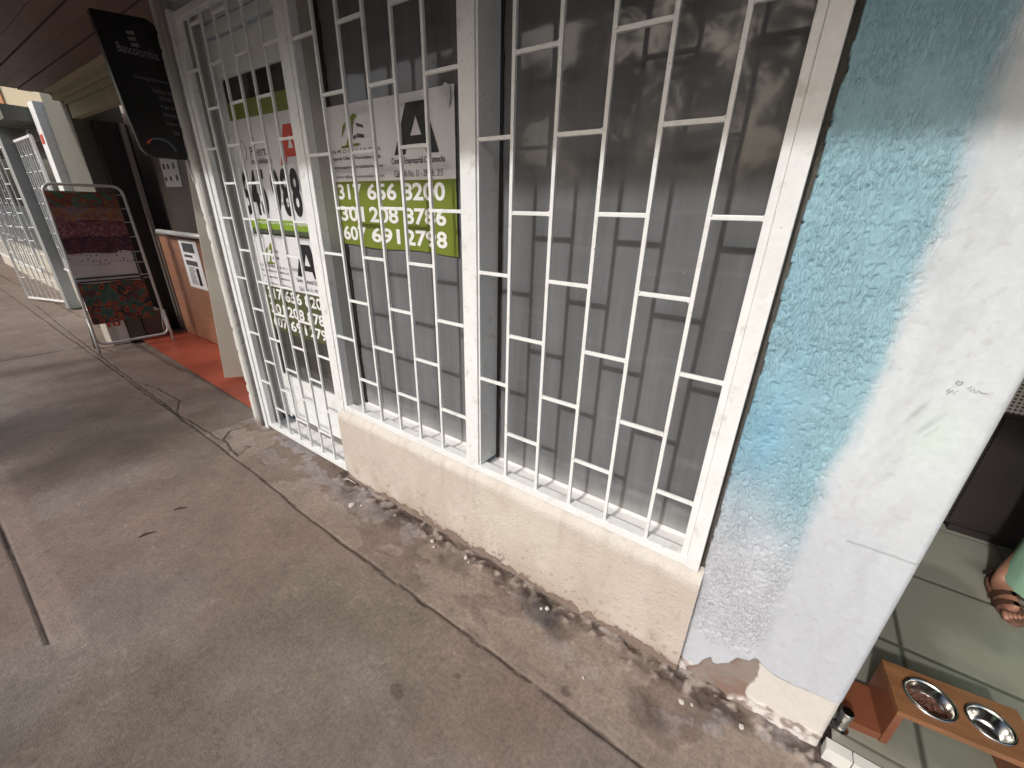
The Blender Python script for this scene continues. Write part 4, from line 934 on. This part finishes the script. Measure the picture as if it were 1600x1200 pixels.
# sandals
for fx, sgn_ in ((.986, -1), (1.272, 1)):
    sn = NB(); out = []
    for t_ in np.linspace(0, 2*math.pi, 36, endpoint=False):
        yy = .995+.135*math.sin(t_); ww = .047 if math.sin(t_) < -.2 else .039
        out.append((fx+ww*math.cos(t_)*(1+.10*math.sin(t_*2)*sgn_), yy))
    prism(sn, out, 'z', FZ, FZ+.018); so_ = obj('sandal_sole', sn, M['leather'], pr, bevel=.003)
    for y0, h_, rr_ in ((.925, .045, .046), (.965, .058, .047)):
        sb_ = NB(); ring = [(fx+rr_*math.cos(a), y0, FZ+.014+h_*math.sin(a)) for a in np.linspace(0, math.pi, 12)]
        for (p, q) in zip(ring, ring[1:]):
            v4 = [sb_.verts.new(c) for c in ((p[0], p[1]-.013, p[2]), (p[0], p[1]+.013, p[2]), (q[0], q[1]+.013, q[2]), (q[0], q[1]-.013, q[2]))]; sb_.faces.new(v4)
        ret = bmesh.ops.solidify(sb_, geom=sb_.faces[:], thickness=.003); obj('strap', sb_, M['leather'], so_)
    sb_ = NB(); ring = [(fx+.036*math.cos(a), 1.075+.040*math.sin(a), FZ+.045) for a in np.linspace(.1, math.pi-.1, 14)]
    for (p, q) in zip(ring, ring[1:]):
        v4 = [sb_.verts.new(c) for c in ((p[0], p[1], p[2]-.012), (q[0], q[1], q[2]-.012), (q[0], q[1], q[2]+.012), (p[0], p[1], p[2]+.012))]; sb_.faces.new(v4)
    ret = bmesh.ops.solidify(sb_, geom=sb_.faces[:], thickness=.003)
    obj('strap', sb_, M['leather'], so_)

# ------------------------------------------------------------------ small litter on the pavement
def litter(label, x, y, ln, ang, m_, th=.003, name='twig', cat='twig', grp='twigs and leaves on the pavement'):
    b = NB(); tube(b, [(-ln/2, 0, .002), (-ln*.1, ln*.08, .006), (ln/2, -.02*ln, .003)], [th*.5, th, th*.35], 6)
    o_ = obj(name, b, m_); o_.location = (x, y, .001); o_.rotation_euler = (0, 0, ang); tag(o_, label, cat, grp)
litter('curled dry leaf sliver lying mid pavement, the one nearer the gate', -2.315, -.69, .055, 1.0, M['twig'], .006)
litter('longer brown twig lying on the pavement nearer the camera', -2.23, -.85, .06, 1.3, M['twig'], .005)
litter('dark twig lying in front of the white pillar', -2.66, -.21, .05, .8, M['twig'], .003)
litter('thin pale stick lying at the foot of the gate', -1.83, .01-.05, .10, .2, M['pebble'], .003)
def chip(label, x, y, r_, seed):
    rnd = random.Random(seed); b = NB(); bmesh.ops.create_icosphere(b, subdivisions=1, radius=r_)
    for v in b.verts: v.co = Vector((v.co.x*rnd.uniform(.7, 1.3), v.co.y*rnd.uniform(.6, 1.2), v.co.z*.45*rnd.uniform(.7, 1.2)))
    o_ = obj('plaster_chip', b, M['pebble']); o_.location = (x, y, .004); o_.rotation_euler = (0, 0, rnd.random()*6); tag(o_, label, 'plaster chip', 'plaster chips on the pavement')
spots = [(-1.64,-.16,.019), (-1.60,-.13,.008), (-1.44,-.06,.010), (-1.40,-.075,.006), (-1.12,-.09,.012), (-1.09,-.11,.007), (-.93,-.07,.012), (-.90,-.085,.006), (-.52,-.09,.008), (-.50,-.075,.011), (-.27,-.23,.006), (.02,-.11,.011), (.05,-.10,.006), (.19,-.075,.009)]
for i, (x_, y_, r_) in enumerate(spots):
    chip('small pale chip of fallen plaster on the pavement beside the wall', x_, y_, r_, i)

# ------------------------------------------------------------------ trees across the street (seen in the panes, and as shade)
def leaf_tree(name, label, x, y, h, cr, n, trunk_r, seed, leaf=.16, crown_z=None):
    rnd = random.Random(seed); t_ = thing(name, label, 'tree', 'street trees', (x, y, -.14))
    b = NB(); tube(b, [(0, 0, 0), (.05, .02, h*.25), (-.06, .04, h*.5), (.03, -.03, h*.8)], [trunk_r*1.3, trunk_r, trunk_r*.75, trunk_r*.3], 12)
    for k in range(7):
        a = k*.9+rnd.random(); z0 = h*(.38+.05*k); L_ = cr*(.5+.4*rnd.random())
        tube(b, [(0, 0, z0), (L_*.5*math.cos(a), L_*.5*math.sin(a), z0+h*.10), (L_*math.cos(a), L_*math.sin(a), z0+h*.16)], [trunk_r*.4, trunk_r*.22, trunk_r*.08], 6)
    obj('trunk', b, M['bark'], t_, smooth=True)
    cl = [(rnd.gauss(0, cr*.45), rnd.gauss(0, cr*.45), (crown_z or h*.60)+rnd.gauss(0, h*.15), cr*rnd.uniform(.22, .42)) for _ in range(22)]
    vs, fs = [], []
    for i in range(n):
        c = cl[i % len(cl)]; d = Vector((rnd.gauss(0, 1), rnd.gauss(0, 1), rnd.gauss(0, .8))); d = d.normalized()*c[3]*rnd.random()**.4
        p = Vector((c[0], c[1], c[2]))+d; a1 = Vector((rnd.gauss(0, 1), rnd.gauss(0, 1), rnd.gauss(0, .6))).normalized(); a2 = a1.orthogonal().normalized()
        s_ = leaf*rnd.uniform(.6, 1.3); k = len(vs)
        vs += [p-a1*s_, p+a2*s_*.45, p+a1*s_, p-a2*s_*.45]; fs.append((k, k+1, k+2, k+3))
    me = bpy.data.meshes.new('crown'); me.from_pydata([tuple(v) for v in vs], [], fs); link('crown', me, M['leaf'], t_)
    return t_

rt = random.Random(21)
for i, (x, y, h, cr) in enumerate([(-26,-14,5.6,2.4), (-20,-13.3,5.2,2.0), (-14.8,-14.2,7.0,2.3), (-11.0,-13.4,7.9,2.3), (-7.4,-14,8.2,2.3), (-4.0,-13.6,7.9,2.2), (-.6,-13.8,8.2,2.2), (4.6,-14,5.8,2.1), (10.4,-13.4,5.4,2.2), (16.8,-13.5,5.6,2.4)]):
    leaf_tree('leafy_tree', 'dark leafy tree across the street, one of a row facing the shops', x, y, h, cr, 3400, .14, 40+i, .15)
for i in range(15):
    leaf_tree('bush', 'tall dark bush in the belt of greenery behind the trees across the street', -30+3.6*i+rt.uniform(-.5, .5), -17.5+rt.uniform(-.8, .8), rt.uniform(3.6, 5.4), rt.uniform(2.0, 2.6), 1500, .07, 140+i, .24, 2.0)
leaf_tree('shade_tree', 'small round unseen tree added at the kerb to shade the walk before the pillar', -4.85, -4.9, 4.1, .95, 1500, .07, 77, .085, 3.35)  # out-of-view crown added to cast the shade band on the walk
def palm(label, x, y, h, seed, n=16):
    rnd = random.Random(seed); t_ = thing('palm_tree', label, 'palm tree', 'palm trees', (x, y, -.14))
    b = NB(); tube(b, [(0, 0, 0), (.06, 0, h*.35), (.02, .05, h*.7), (0, 0, h)], [.17, .13, .12, .10], 14); obj('trunk', b, M['bark'], t_, smooth=True)
    for k in range(n):
        a = 2*math.pi*k/n+rnd.uniform(-.15, .15); L_ = rnd.uniform(1.5, 2.0); el = rnd.uniform(.1, .9); b = NB(); P_ = []
        for q in range(9):
            u = q/8; P_.append(Vector((math.cos(a)*L_*u*(1-.15*u), math.sin(a)*L_*u*(1-.15*u), h+L_*(u*el-u*u*(el*.55+.45)))))
        tube(b, P_, [.016*(1-.8*q/8) for q in range(9)], 5)
        side = Vector((-math.sin(a), math.cos(a), 0))
        for q in range(2, 17):
            u = q/16; i0 = min(int(u*8), 7); c = P_[i0].lerp(P_[i0+1], u*8-i0); t = (P_[i0+1]-P_[i0]).normalized(); ll = .42*math.sin(min(1, u*1.15+.12)*math.pi*.93)+.05
            for sg in (-1, 1):
                e = c+(side*sg*.85+t*.55+Vector((0, 0, -.32)))*ll; w_ = t*.018
                b.faces.new([b.verts.new(p) for p in (c-w_, c+w_, e)])
        obj('frond', b, M['palm_leaf'], t_)
palm('tall palm at the kerb to the left of the camera', -6.6, -6.2, 5.2, 5)
palm('tall palm at the kerb to the right of the camera', 1.9, -6.6, 5.9, 9)
